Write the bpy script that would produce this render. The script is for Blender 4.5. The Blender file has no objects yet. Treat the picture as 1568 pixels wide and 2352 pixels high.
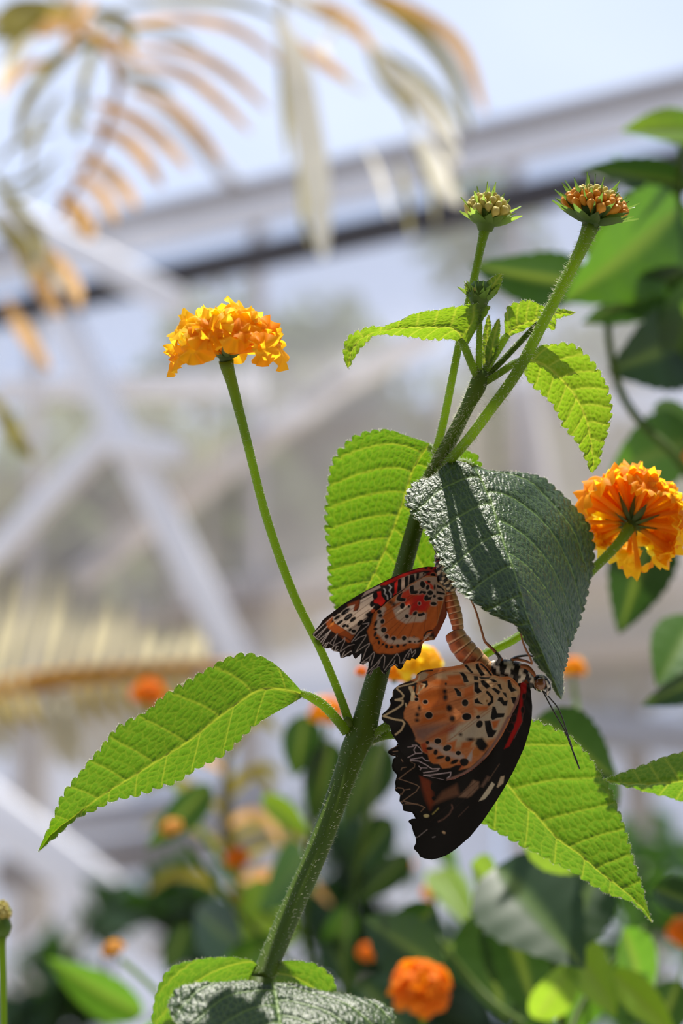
import bpy, math, random
import numpy as np
from mathutils import Vector, Matrix

# ------------------------------------------------------------------ camera, light, exposure
sc = bpy.context.scene
COL = sc.collection
PITCH = math.radians(10.0)
CAM = np.array([0.0, 0.0, 1.35])
FOCAL, SENS = 55.0, 22.3
F = FOCAL / SENS * 2352.0            # focal length in pixels of the 1568x2352 frame
D0 = 0.58                            # distance of the plane of focus (m)
RIGHT = np.array([1.0, 0, 0])
FWD = np.array([0, math.cos(PITCH), math.sin(PITCH)])
UP = np.array([0, -math.sin(PITCH), math.cos(PITCH)])

cd = bpy.data.cameras.new('camera')
cam = bpy.data.objects.new('camera', cd)
COL.objects.link(cam)
cam.location = CAM
cam.rotation_euler = (math.pi / 2 + PITCH, 0, 0)
cd.sensor_fit = 'VERTICAL'
cd.sensor_height = SENS
cd.sensor_width = SENS
cd.lens = FOCAL
cd.clip_start = 0.02
cd.clip_end = 200
cd.dof.use_dof = True
cd.dof.focus_distance = D0
cd.dof.aperture_fstop = FOCAL / 7.4   # entrance pupil about 7.4 mm
sc.camera = cam

world = bpy.data.worlds.new('sky')
sc.world = world
world.use_nodes = True
bg = world.node_tree.nodes['Background']
bg.inputs[0].default_value = (0.585, 0.70, 0.97, 1)
bg.inputs[1].default_value = 0.98

SUN = np.array([-0.02, 0.17, 0.97])
SUN = SUN / np.linalg.norm(SUN)
sd = bpy.data.lights.new('sun', 'SUN')
sd.energy = 8.5
sd.angle = math.radians(0.6)
sd.color = (1.0, 0.95, 0.86)
sun = bpy.data.objects.new('sun', sd)
COL.objects.link(sun)
sun.rotation_euler = Vector(SUN).to_track_quat('Z', 'Y').to_euler()
sun.location = (1, 2, 6)

vs = sc.view_settings
vs.view_transform = 'Standard'
vs.look = 'None'
vs.gamma = 1
vs.exposure = 0.0
vs.use_curve_mapping = False

rng = np.random.default_rng(7)
random.seed(7)

# ------------------------------------------------------------------ coordinates
def atd(px, py, d):
    """a point seen at frame pixel (px, py), d metres away along the optical axis"""
    return CAM + d * ((px - 784) / F * RIGHT + (1176 - py) / F * UP + FWD)

def W(P):
    """subject space -> world. x, y in pixels, z in tenths of a millimetre behind the focal plane"""
    P = np.asarray(P, float)
    d = D0 + P[..., 2:3] * 1e-4
    return CAM + d * ((P[..., 0:1] - 784) / F * RIGHT + (1176 - P[..., 1:2]) / F * UP + FWD)

def Wv(v):
    """direction from subject space to world"""
    return np.asarray(v[0] * RIGHT - v[1] * UP + v[2] * FWD)

SUNP = np.array([SUN @ RIGHT, -(SUN @ UP), SUN @ FWD])

def lin(r, g, b):
    f = lambda c: (c / 255 / 12.92) if c / 255 <= 0.04045 else ((c / 255 + 0.055) / 1.055) ** 2.4
    return np.array([f(r), f(g), f(b)])

# ------------------------------------------------------------------ mesh helpers
def np_mesh(name, V, faces, smooth=True, col=None, attrs=None):
    """faces: list of int arrays (m,3) / (m,4)"""
    me = bpy.data.meshes.new(name)
    V = np.asarray(V, np.float32)
    fl = [np.asarray(f, np.int32) for f in faces if len(f)]
    me.vertices.add(len(V))
    me.vertices.foreach_set('co', V.ravel())
    nl = sum(f.size for f in fl)
    npoly = sum(len(f) for f in fl)
    me.loops.add(nl)
    me.loops.foreach_set('vertex_index', np.concatenate([f.ravel() for f in fl]))
    me.polygons.add(npoly)
    tot = np.concatenate([np.full(len(f), f.shape[1], np.int32) for f in fl])
    start = np.concatenate([[0], np.cumsum(tot)[:-1]]).astype(np.int32)
    me.polygons.foreach_set('loop_start', start)
    me.polygons.foreach_set('loop_total', tot)
    me.update(calc_edges=True)
    me.validate()
    if smooth:
        me.polygons.foreach_set('use_smooth', np.ones(len(me.polygons), bool))
    if col is not None:
        a = me.color_attributes.new('Col', 'FLOAT_COLOR', 'POINT')
        c = np.ones((len(V), 4), np.float32)
        c[:, :3] = col
        a.data.foreach_set('color', c.ravel())
    for k, v in (attrs or {}).items():
        a = me.attributes.new(k, 'FLOAT', 'POINT')
        a.data.foreach_set('value', np.asarray(v, np.float32).ravel())
    return me

def link(name, me, mat=None, parent=None, kind=None):
    o = bpy.data.objects.new(name, me)
    COL.objects.link(o)
    if mat is not None and me is not None and len(me.materials) == 0:
        me.materials.append(mat)
    if parent is not None:
        o.parent = parent
    if kind:
        o['kind'] = kind
    return o

def origin(o):
    p = np.zeros(3)
    while o is not None:
        p = p + np.array(o.location)
        o = o.parent
    return p

def part(name, V, faces, mat, parent, kind=None, smooth=True, col=None, attrs=None):
    """mesh given in world coordinates, stored relative to its parent"""
    me = np_mesh(name, np.asarray(V) - origin(parent), faces, smooth, col, attrs)
    return link(name, me, mat, parent, kind)

def thing(name, label, cat, loc, group=None):
    o = bpy.data.objects.new(name, None)
    COL.objects.link(o)
    o.empty_display_size = 0.02
    o.location = [float(c) for c in loc]
    o['label'] = label
    o['category'] = cat
    if group:
        o['group'] = group
    return o

def grid_faces(nu, nv, wrap=False):
    """(nu x nv) points, row-major"""
    i = np.arange(nu - 1)[:, None]
    j = np.arange(nv if wrap else nv - 1)[None, :]
    j2 = (j + 1) % nv
    return np.stack([i * nv + j, (i + 1) * nv + j, (i + 1) * nv + j2, i * nv + j2], -1).reshape(-1, 4)

def crom(P, n):
    """Catmull-Rom through P, resampled to n points by arc length"""
    P = np.asarray(P, float)
    Q = np.vstack([2 * P[0] - P[1], P, 2 * P[-1] - P[-2]])
    out = []
    t = np.linspace(0, 1, 24, endpoint=False)[:, None]
    for k in range(len(P) - 1):
        a, b, c, d = Q[k], Q[k + 1], Q[k + 2], Q[k + 3]
        out.append(0.5 * (2 * b + (c - a) * t + (2 * a - 5 * b + 4 * c - d) * t * t + (3 * b - a - 3 * c + d) * t ** 3))
    out = np.vstack(out + [P[-1:]])
    s = np.concatenate([[0], np.cumsum(np.linalg.norm(np.diff(out[:, :3], axis=0), axis=1))])
    x = np.linspace(0, s[-1], n)
    return np.stack([np.interp(x, s, out[:, k]) for k in range(out.shape[1])], 1)

def frames(C):
    T = np.gradient(C, axis=0)
    T /= np.linalg.norm(T, axis=1)[:, None] + 1e-12
    n = np.cross(T[0], [0, 0, 1.0])
    if np.linalg.norm(n) < 0.1:
        n = np.cross(T[0], [0, 1.0, 0])
    N = []
    for t in T:
        n = n - t * (n @ t)
        n = n / (np.linalg.norm(n) + 1e-12)
        N.append(n)
    N = np.array(N)
    return T, N, np.cross(T, N)

def tube(C, R, n=14, ridge=0.0, flat=None, caps=True):
    """verts, faces in the space of C"""
    C = np.asarray(C, float)
    R = np.asarray(R, float)
    T, N, B = frames(C)
    a = np.linspace(0, 2 * math.pi, n, endpoint=False)
    rr = R[:, None] * (1 + ridge * np.cos(4 * a)[None, :])
    V = C[:, None] + rr[..., None] * (np.cos(a)[None, :, None] * N[:, None] + np.sin(a)[None, :, None] * B[:, None])
    V = V.reshape(-1, 3)
    fs = [grid_faces(len(C), n, True)]
    if caps:
        k = len(V)
        V = np.vstack([V, C[:1], C[-1:]])
        i = np.arange(n)
        fs.append(np.stack([np.full(n, k), i, (i + 1) % n], 1))
        b = (len(C) - 1) * n
        fs.append(np.stack([np.full(n, k + 1), b + (i + 1) % n, b + i], 1))
    return V, fs

def stem(name, pts, mat, parent, n=40, sides=14, ridge=0.05, hairs=0, hlen=10, hmat=None):
    """pts rows: x, y, z, r in subject space"""
    S = crom(pts, n)
    V, fs = tube(S[:, :3], S[:, 3], sides, ridge)
    o = part(name, W(V), fs, mat, parent)
    if hairs:
        fuzz('hair', S, hairs, hlen, hmat, o)
    return o

def fuzz(name, S, count, hlen, mat, parent, lean=0.25):
    """fine hairs standing off a stem"""
    T, N, B = frames(S[:, :3])
    k = rng.integers(0, len(S) - 1, count)
    f = rng.random(count)[:, None]
    C = S[k] * (1 - f) + S[k + 1] * f
    a = rng.random(count) * 2 * math.pi
    dirn = np.cos(a)[:, None] * N[k] + np.sin(a)[:, None] * B[k]
    tip_d = dirn + lean * (rng.random((count, 1)) * 2 - 0.8) * -T[k] + rng.normal(0, 0.15, (count, 3))
    tip_d /= np.linalg.norm(tip_d, axis=1)[:, None]
    L = (hlen * (0.45 + 0.75 * rng.random(count)))[:, None]
    base = C[:, :3] + dirn * C[:, 3:4] * 0.96
    tip = base + tip_d * L
    side = np.cross(tip_d, rng.normal(size=(count, 3)))
    side /= np.linalg.norm(side, axis=1)[:, None]
    s2 = np.cross(tip_d, side)
    r = 0.5
    V = np.stack([base + side * r, base + (-0.5 * side + 0.87 * s2) * r, base + (-0.5 * side - 0.87 * s2) * r, tip], 1).reshape(-1, 3)
    i = np.arange(count) * 4
    fs = np.vstack([np.stack([i, i + 1, i + 3], 1), np.stack([i + 1, i + 2, i + 3], 1), np.stack([i + 2, i, i + 3], 1)])
    return part(name, W(V), [fs], mat, parent, kind='stuff', smooth=False)

def box(p, q, width, thick, nrm):
    """a bar from p to q; nrm: direction of its thickness"""
    p, q, nrm = (np.asarray(x, float) for x in (p, q, nrm))
    t = (q - p) / np.linalg.norm(q - p)
    nrm = nrm - t * (nrm @ t)
    nrm /= np.linalg.norm(nrm)
    s = np.cross(t, nrm)
    V = [e + a * s * width / 2 + b * nrm * thick / 2 for e in (p, q) for a, b in ((-1, -1), (1, -1), (1, 1), (-1, 1))]
    return np.array(V), [np.array([[0, 3, 2, 1], [4, 5, 6, 7], [0, 1, 5, 4], [1, 2, 6, 5], [2, 3, 7, 6], [3, 0, 4, 7]])]

# ------------------------------------------------------------------ materials
def new_mat(name):
    m = bpy.data.materials.new(name)
    m.use_nodes = True
    nt = m.node_tree
    nt.nodes.clear()
    out = nt.nodes.new('ShaderNodeOutputMaterial')
    return m, nt, out

def noise_node(nt, scale, detail=3.0, coord='Object'):
    tc = nt.nodes.new('ShaderNodeTexCoord')
    nz = nt.nodes.new('ShaderNodeTexNoise')
    nz.inputs['Scale'].default_value = scale
    nz.inputs['Detail'].default_value = detail
    nt.links.new(tc.outputs[coord], nz.inputs['Vector'])
    return nz

def mixcol(nt, a, b, fac=None, f=0.5, blend='MIX'):
    m = nt.nodes.new('ShaderNodeMix')
    m.data_type = 'RGBA'
    m.blend_type = blend
    m.inputs[0].default_value = f
    if fac is not None:
        nt.links.new(fac, m.inputs[0])
    for s, v in ((6, a), (7, b)):
        if isinstance(v, (tuple, list, np.ndarray)):
            m.inputs[s].default_value = (*[float(c) for c in v[:3]], 1)
        else:
            nt.links.new(v, m.inputs[s])
    return m.outputs[2]

def leafy(name, base, basev, trans, transv, fac=0.5, rough=0.42, spec=0.5, bump=0.35, scale=2500, sheen=0.0, var=0.18, coat=0.0):
    """thin living tissue: surface gloss over diffuse green, light passing through; 'vein' attribute picks the veins"""
    m, nt, out = new_mat(name)
    at = nt.nodes.new('ShaderNodeAttribute')
    at.attribute_name = 'vein'
    nz = noise_node(nt, 60, 3)
    b0 = mixcol(nt, np.array(base) * (1 - var), np.array(base) * (1 + var), nz.outputs[0])
    t0 = mixcol(nt, np.array(trans) * (1 - var), np.array(trans) * (1 + var), nz.outputs[0])
    bc = mixcol(nt, b0, basev, at.outputs['Fac'])
    tcol = mixcol(nt, t0, transv, at.outputs['Fac'])
    pr = nt.nodes.new('ShaderNodeBsdfPrincipled')
    nt.links.new(bc, pr.inputs['Base Color'])
    pr.inputs['Roughness'].default_value = rough
    pr.inputs['Specular IOR Level'].default_value = spec
    pr.inputs['Sheen Weight'].default_value = sheen
    pr.inputs['Coat Weight'].default_value = coat
    pr.inputs['Coat Roughness'].default_value = 0.42
    pr.inputs['Sheen Roughness'].default_value = 0.4
    tr = nt.nodes.new('ShaderNodeBsdfTranslucent')
    nt.links.new(tcol, tr.inputs[0])
    if bump:
        n2 = noise_node(nt, scale, 2)
        bp = nt.nodes.new('ShaderNodeBump')
        bp.inputs['Strength'].default_value = bump
        bp.inputs['Distance'].default_value = 0.0002
        nt.links.new(n2.outputs[0], bp.inputs['Height'])
        nt.links.new(bp.outputs[0], pr.inputs['Normal'])
    mx = nt.nodes.new('ShaderNodeMixShader')
    mx.inputs[0].default_value = fac
    nt.links.new(pr.outputs[0], mx.inputs[1])
    nt.links.new(tr.outputs[0], mx.inputs[2])
    nt.links.new(mx.outputs[0], out.inputs[0])
    return m

def plain(name, color, rough=0.5, spec=0.5, var=0.12, nscale=40, metal=0.0, trans=0.0, tcol=None, bump=0.0, bscale=300, bdist=0.001):
    m, nt, out = new_mat(name)
    nz = noise_node(nt, nscale, 4)
    c = mixcol(nt, np.array(color) * (1 - var), np.minimum(np.array(color) * (1 + var), 1), nz.outputs[0])
    pr = nt.nodes.new('ShaderNodeBsdfPrincipled')
    nt.links.new(c, pr.inputs['Base Color'])
    pr.inputs['Roughness'].default_value = rough
    pr.inputs['Specular IOR Level'].default_value = spec
    pr.inputs['Metallic'].default_value = metal
    if bump:
        n2 = noise_node(nt, bscale, 3)
        bp = nt.nodes.new('ShaderNodeBump')
        bp.inputs['Strength'].default_value = bump
        bp.inputs['Distance'].default_value = bdist
        nt.links.new(n2.outputs[0], bp.inputs['Height'])
        nt.links.new(bp.outputs[0], pr.inputs['Normal'])
    if trans:
        tr = nt.nodes.new('ShaderNodeBsdfTranslucent')
        tr.inputs[0].default_value = (*[float(x) for x in (tcol if tcol is not None else color)], 1)
        mx = nt.nodes.new('ShaderNodeMixShader')
        mx.inputs[0].default_value = trans
        nt.links.new(pr.outputs[0], mx.inputs[1])
        nt.links.new(tr.outputs[0], mx.inputs[2])
        nt.links.new(mx.outputs[0], out.inputs[0])
    else:
        nt.links.new(pr.outputs[0], out.inputs[0])
    return m

def painted(name, rough=0.6, spec=0.3, trans=0.0, bump=0.2, bscale=3000, var=0.15, sat=1.0):
    """colour pattern held in the 'Col' attribute, with fine scale grain"""
    m, nt, out = new_mat(name)
    at = nt.nodes.new('ShaderNodeAttribute')
    at.attribute_name = 'Col'
    nz = noise_node(nt, 1500, 3)
    c = mixcol(nt, at.outputs['Color'], (0.35, 0.3, 0.28), nz.outputs[0], blend='SOFT_LIGHT')
    pr = nt.nodes.new('ShaderNodeBsdfPrincipled')
    nt.links.new(c, pr.inputs['Base Color'])
    pr.inputs['Roughness'].default_value = rough
    pr.inputs['Specular IOR Level'].default_value = spec
    n2 = noise_node(nt, bscale, 2)
    bp = nt.nodes.new('ShaderNodeBump')
    bp.inputs['Strength'].default_value = bump
    bp.inputs['Distance'].default_value = 0.0001
    nt.links.new(n2.outputs[0], bp.inputs['Height'])
    nt.links.new(bp.outputs[0], pr.inputs['Normal'])
    if trans:
        tr = nt.nodes.new('ShaderNodeBsdfTranslucent')
        nt.links.new(c, tr.inputs[0])
        mx = nt.nodes.new('ShaderNodeMixShader')
        mx.inputs[0].default_value = trans
        nt.links.new(pr.outputs[0], mx.inputs[1])
        nt.links.new(tr.outputs[0], mx.inputs[2])
        nt.links.new(mx.outputs[0], out.inputs[0])
    else:
        nt.links.new(pr.outputs[0], out.inputs[0])
    return m

def glass(name, haze, tint=(0.97, 0.98, 1.0), hcol=(0.85, 0.87, 0.9)):
    m, nt, out = new_mat(name)
    tp = nt.nodes.new('ShaderNodeBsdfTransparent')
    tp.inputs[0].default_value = (*tint, 1)
    tr = nt.nodes.new('ShaderNodeBsdfTranslucent')
    tr.inputs[0].default_value = (*hcol, 1)
    nz = noise_node(nt, 1.3, 3)
    mr = nt.nodes.new('ShaderNodeMapRange')
    mr.inputs['From Min'].default_value = 0.3
    mr.inputs['From Max'].default_value = 0.7
    mr.inputs['To Min'].default_value = haze * 0.7
    mr.inputs['To Max'].default_value = haze * 1.3
    nt.links.new(nz.outputs[0], mr.inputs[0])
    mx = nt.nodes.new('ShaderNodeMixShader')
    nt.links.new(mr.outputs[0], mx.inputs[0])
    nt.links.new(tp.outputs[0], mx.inputs[1])
    nt.links.new(tr.outputs[0], mx.inputs[2])
    nt.links.new(mx.outputs[0], out.inputs[0])
    return m

M = {}
M['leaf'] = leafy('lantana_leaf', (0.030, 0.075, 0.018), (0.16, 0.26, 0.05), (0.115, 0.27, 0.003), (0.34, 0.40, 0.018), 0.50, 0.45, 0.5, 0.55, 2600)
M['leaf_dark'] = leafy('lantana_leaf_thick', (0.013, 0.032, 0.009), (0.13, 0.22, 0.04), (0.045, 0.12, 0.008), (0.24, 0.36, 0.04), 0.22, 0.40, 0.45, 0.7, 2200)
M['leaf_young'] = leafy('lantana_leaf_young', (0.05, 0.11, 0.02), (0.20, 0.30, 0.06), (0.21, 0.37, 0.006), (0.42, 0.47, 0.03), 0.55, 0.45, 0.45, 0.5, 2600)
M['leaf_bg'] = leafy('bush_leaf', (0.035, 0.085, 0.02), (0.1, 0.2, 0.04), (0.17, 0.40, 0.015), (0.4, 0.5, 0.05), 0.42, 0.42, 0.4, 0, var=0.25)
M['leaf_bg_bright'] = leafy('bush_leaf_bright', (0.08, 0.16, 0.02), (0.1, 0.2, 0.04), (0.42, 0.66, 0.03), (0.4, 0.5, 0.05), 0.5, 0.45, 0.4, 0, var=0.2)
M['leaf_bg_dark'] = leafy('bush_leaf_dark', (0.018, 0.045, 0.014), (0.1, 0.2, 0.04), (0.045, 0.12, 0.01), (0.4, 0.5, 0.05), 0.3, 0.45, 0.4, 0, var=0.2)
M['stem'] = plain('green_stem', (0.066, 0.112, 0.008), 0.5, 0.2, 0.2, 120, trans=0.25, tcol=(0.22, 0.36, 0.03))
M['stalk'] = plain('flower_stalk', (0.10, 0.18, 0.02), 0.5, 0.3, 0.2, 120, trans=0.5, tcol=(0.50, 0.66, 0.05))
M['hair'] = plain('pale_hair', (0.62, 0.64, 0.5), 0.5, 0.3, 0.05, 100, trans=0.6, tcol=(0.95, 0.95, 0.78))
M['petal_y'] = plain('yellow_petal', (0.95, 0.50, 0.012), 0.55, 0.2, 0.15, 300, trans=0.66, tcol=(1.0, 0.82, 0.05))
M['petal_o'] = plain('orange_petal', (0.92, 0.34, 0.008), 0.55, 0.2, 0.18, 300, trans=0.62, tcol=(1.0, 0.60, 0.02))
M['petal_d'] = plain('deep_orange_petal', (0.86, 0.25, 0.008), 0.55, 0.2, 0.2, 200, trans=0.5, tcol=(1.0, 0.36, 0.008))
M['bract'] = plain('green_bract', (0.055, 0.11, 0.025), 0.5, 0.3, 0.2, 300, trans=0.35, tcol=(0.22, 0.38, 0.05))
M['bract_lit'] = plain('lit_green_bract', (0.11, 0.2, 0.04), 0.5, 0.3, 0.2, 300, trans=0.45, tcol=(0.42, 0.6, 0.08))  # lit copy of the green bract, brightness put into the colour
M['bud_o'] = plain('orange_bud', (0.66, 0.30, 0.03), 0.5, 0.3, 0.2, 500, trans=0.25, tcol=(0.9, 0.42, 0.03))
M['bud_y'] = plain('pale_bud', (0.55, 0.47, 0.14), 0.5, 0.3, 0.15, 500, trans=0.3, tcol=(0.8, 0.7, 0.2))
M['wing'] = painted('wing_scales', 0.55, 0.3, 0.24, 0.15)
M['body'] = painted('insect_body', 0.5, 0.35, 0.0, 0.4, 2500)
M['eye'] = plain('compound_eye', (0.16, 0.055, 0.015), 0.18, 0.7, 0.3, 900)
M['chitin_dark'] = plain('dark_chitin', (0.02, 0.014, 0.010), 0.35, 0.5, 0.3, 900)
M['chitin_orange'] = plain('orange_chitin', (0.30, 0.10, 0.03), 0.4, 0.4, 0.25, 900, trans=0.2)
M['frame_white'] = plain('white_painted_steel', (0.82, 0.80, 0.80), 0.5, 0.4, 0.08, 6)
M['frame_grey'] = plain('grey_steel', (0.42, 0.40, 0.40), 0.5, 0.4, 0.1, 6)
M['frame_dark'] = plain('dark_gutter', (0.035, 0.03, 0.032), 0.5, 0.4, 0.2, 6)
M['glass'] = glass('dusty_glass', 0.36, hcol=(0.98, 0.92, 0.86))
M['glass_white'] = glass('shaded_glass', 0.58, hcol=(0.62, 0.55, 0.48))
M['glass_roof'] = glass('roof_glass', 0.10)
M['ground'] = plain('gravel_ground', (0.32, 0.29, 0.25), 0.9, 0.2, 0.4, 9, bump=0.6, bscale=120, bdist=0.01)
M['palm'] = leafy('palm_leaflet', (0.17, 0.155, 0.025), (0.3, 0.3, 0.1), (0.40, 0.32, 0.04), (0.5, 0.5, 0.1), 0.45, 0.55, 0.2, 0, var=0.35)
M['palm_y'] = leafy('palm_leaflet_yellow', (0.66, 0.40, 0.16), (0.3, 0.3, 0.1), (0.98, 0.55, 0.16), (0.5, 0.5, 0.1), 0.45, 0.55, 0.2, 0, var=0.3)
M['palm_p'] = leafy('palm_leaflet_pale', (0.74, 0.71, 0.60), (0.3, 0.3, 0.1), (0.82, 0.78, 0.62), (0.5, 0.5, 0.1), 0.4, 0.5, 0.2, 0, var=0.15)
M['palm_o'] = plain('palm_rachis', (0.46, 0.22, 0.015), 0.5, 0.2, 0.25, 25, trans=0.2, tcol=(0.6, 0.3, 0.02))
M['palm_d'] = leafy('palm_leaflet_straw', (0.52, 0.48, 0.34), (0.3, 0.3, 0.1), (0.56, 0.50, 0.32), (0.5, 0.5, 0.1), 0.4, 0.55, 0.2, 0, var=0.2)
M['palm_l'] = leafy('palm_leaflet_olive', (0.30, 0.22, 0.03), (0.3, 0.3, 0.1), (0.55, 0.40, 0.05), (0.5, 0.5, 0.1), 0.4, 0.55, 0.2, 0, var=0.2)
M['tree'] = leafy('tree_foliage', (0.12, 0.15, 0.08), (0.1, 0.2, 0.04), (0.22, 0.28, 0.10), (0.4, 0.5, 0.05), 0.4, 0.6, 0.3, 0, var=0.3)
M['bark'] = plain('bark', (0.12, 0.09, 0.06), 0.8, 0.2, 0.3, 15)
M['mulch_wall'] = plain('concrete_kerb', (0.30, 0.27, 0.25), 0.8, 0.3, 0.2, 5)

# ================================================================== THE SETTING
flo = bpy.data.objects.new('floor', np_mesh('floor', [(-12, -6, 0), (12, -6, 0), (12, 30, 0), (-12, 30, 0)], [np.array([[0, 1, 2, 3]])], False))
COL.objects.link(flo)
flo.data.materials.append(M['ground'])
flo['kind'] = 'structure'

# back wall of the glasshouse: a vertical plane seen at an angle, nearer on the right
def ray(px, py):
    return (px - 784) / F * RIGHT + (1176 - py) / F * UP + FWD

def hpoint(px, dist):
    r = ray(px, 1176)
    h = np.array([r[0], r[1], 0])
    return np.array([CAM[0], CAM[1], 0]) + h / h[1] * dist

WA, WB = hpoint(0, 5.5), hpoint(1568, 4.42)
WU = (WB - WA) / np.linalg.norm(WB - WA)
WN = np.array([WU[1], -WU[0], 0])         # towards the camera
def wp(px, py, off=0.0):
    """where the sight line through a pixel meets the wall (off: metres in front of it)"""
    r = ray(px, py)
    t = ((WA + WN * off - CAM) @ WN) / (r @ WN)
    return CAM + t * r

def wall_at(s, z, off=0.0):
    p = WA + WU * s + WN * off
    return np.array([p[0], p[1], z])

def structure(name, V, fs, mat):
    loc = np.asarray(V).mean(0)
    me = np_mesh(name, np.asarray(V) - loc, fs, False)
    o = link(name, me, mat, None, 'structure')
    o.location = loc
    return o

EAVE = wp(784, 572)[2]
TOPB = wp(784, 385)[2]
KERB = 0.45
p, q = wall_at(-3.2, KERB / 2), wall_at(4.6, KERB / 2)
V, fs = box(p, q, KERB, 0.16, WN)
wall = structure('wall_back', V, fs, M['mulch_wall'])

def wmember(name, p, q, w, t, mat):
    V, fs = box(p, q, w, t, WN)
    o = part(name, V, fs, mat, wall, smooth=False)
    bv = o.modifiers.new('bevel', 'BEVEL')
    bv.width = min(w, t) * 0.15
    bv.segments = 2
    return o

# glazing bars and panes
COLS = [-3.2 + 0.65 * k for k in range(13)]
ROWS = [KERB, 0.95, 1.45, 1.95, 2.4, EAVE - 0.02] if EAVE > 2.6 else [KERB, 0.95, 1.45, 1.95, EAVE - 0.02]
for a, b in zip(COLS[:-1], COLS[1:]):
    for c, d in zip(ROWS[:-1], ROWS[1:]):
        V, fs = box(wall_at((a + b) / 2, c, 0.02), wall_at((a + b) / 2, d, 0.02), b - a - 0.01, 0.004, WN)
        part('glass_pane', V, [fs[0][4:5]], M['glass' if c > 2.0 else 'glass_white'], wall, smooth=False)
    V, fs = box(wall_at((a + b) / 2, EAVE, -0.03), wall_at((a + b) / 2, TOPB, -0.03), b - a - 0.01, 0.004, WN)
    part('glass_pane', V, [fs[0][4:5]], M['glass_roof'], wall, smooth=False)
for a in COLS:
    wmember('glazing_bar', wall_at(a, KERB, -0.05), wall_at(a, TOPB, -0.05), 0.025, 0.03, M['frame_grey'])
# long horizontal members: dark gutter at the eave, pale purlin above it
wmember('gutter', wall_at(-3.2, EAVE, .06), wall_at(4.6, EAVE, .06), 0.052, 0.05, M['frame_dark'])
wmember('gutter_flange', wall_at(-3.2, EAVE + 0.034, 0.01), wall_at(4.6, EAVE + 0.034, 0.01), 0.018, 0.03, M['frame_grey'])
wmember('purlin', wall_at(-3.2, TOPB), wall_at(4.6, TOPB), 0.03, 0.05, M['frame_grey'])
wmember('purlin', wall_at(-3.2, TOPB - 0.05), wall_at(4.6, TOPB - 0.05), 0.05, 0.03, M['frame_white'])
# braces, struts and rails: pixel end points lie on the wall plane
for (x0, y0, x1, y1, w, off, mt) in (
        (120, 690, 590, 1600, 0.066, 0.06, 'frame_white'),
        (-60, 1330, 260, 985, 0.062, 0.02, 'frame_white'),
        (180, 1330, 820, 850, 0.05, 0.00, 'frame_white'),
        (700, 930, 1000, 760, 0.04, 0.00, 'frame_white'),
        (250, 1010, 420, 1040, 0.055, 0.10, 'frame_white'),
        (0, 900, 600, 880, 0.05, -0.04, 'frame_white'),
        (400, 1385, 1568, 1270, 0.075, -0.02, 'frame_white'),
        (300, 1420, 1568, 1330, 0.03, -0.02, 'frame_grey'),
        (1000, 1530, 1650, 1470, 0.045, -0.02, 'frame_grey'),
        (1180, 820, 1290, 1400, 0.06, -0.02, 'frame_white'),
        (960, 320, 1055, 520, 0.045, 0.02, 'frame_grey'),
        (0, 480, 420, 700, 0.06, 0.08, 'frame_white'),
        (-40, 1840, 370, 2160, 0.10, 0.25, 'frame_white'),
        (-30, 2290, 250, 2060, 0.075, 0.18, 'frame_white'),
        (0, 2010, 700, 1900, 0.07, 0.05, 'mulch_wall'),
        (150, 1890, 620, 1830, 0.06, 0.02, 'frame_grey'),
        (1250, 1660, 1600, 1700, 0.06, 0.02, 'frame_grey'),
        (330, 2130, 560, 2352, 0.06, 0.1, 'frame_grey')):
    wmember('brace', wp(x0, y0, off), wp(x1, y1, off), w, 0.03, M[mt])

# roof glazing rising from the purlin over the camera
RS = math.tan(math.radians(27))
def roof_at(s, inward):
    p = wall_at(s, TOPB + inward * RS, inward)
    return p
pr0 = [roof_at(-3.2, 0), roof_at(4.6, 0)]
V, fs = box(roof_at(-3.2, 2.6), roof_at(4.6, 2.6), 0.05, 0.05, (0, 0, 1))
roof = structure('ceiling', V, fs, M['frame_white'])
for a, b in zip(COLS[:-1], COLS[1:]):
    V = np.array([roof_at(a + .01, 0.03), roof_at(b - .01, 0.03), roof_at(b - .01, 2.6), roof_at(a + .01, 2.6)])
    part('glass_pane', V, [np.array([[0, 1, 2, 3]])], M['glass_roof'], roof, smooth=False)
for a in COLS[::3]:
    V, fs = box(roof_at(a, 0.0), roof_at(a, 2.6), 0.02, 0.03, (0, 0, 1))
    part('roof_bar', V, fs, M['frame_white'], roof, smooth=False)

# dark wall added unseen behind the camera to hold back sky light
V, fs = box((-5, -1.6, 1.7), (5, -1.6, 1.7), 3.4, 0.12, (0, 1, 0))
structure('unseen_shade_wall', V, fs, M['bark'])

# ------------------------------------------------------------------ trees outside the glass
def leaf_cloud(center, rad, n, size):
    d = rng.normal(size=(n, 3))
    d /= np.linalg.norm(d, axis=1)[:, None]
    C = np.asarray(center) + d * (rng.random((n, 1)) ** 0.45) * np.asarray(rad)
    a = rng.normal(size=(n, 3)); a /= np.linalg.norm(a, axis=1)[:, None]
    b = np.cross(a, rng.normal(size=(n, 3))); b /= np.linalg.norm(b, axis=1)[:, None]
    s = size * (0.6 + 0.8 * rng.random((n, 1)))
    V = np.stack([C - a * s, C + b * s * 0.5, C + a * s, C - b * s * 0.5], 1).reshape(-1, 3)
    return V, np.arange(n * 4).reshape(n, 4)

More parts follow.
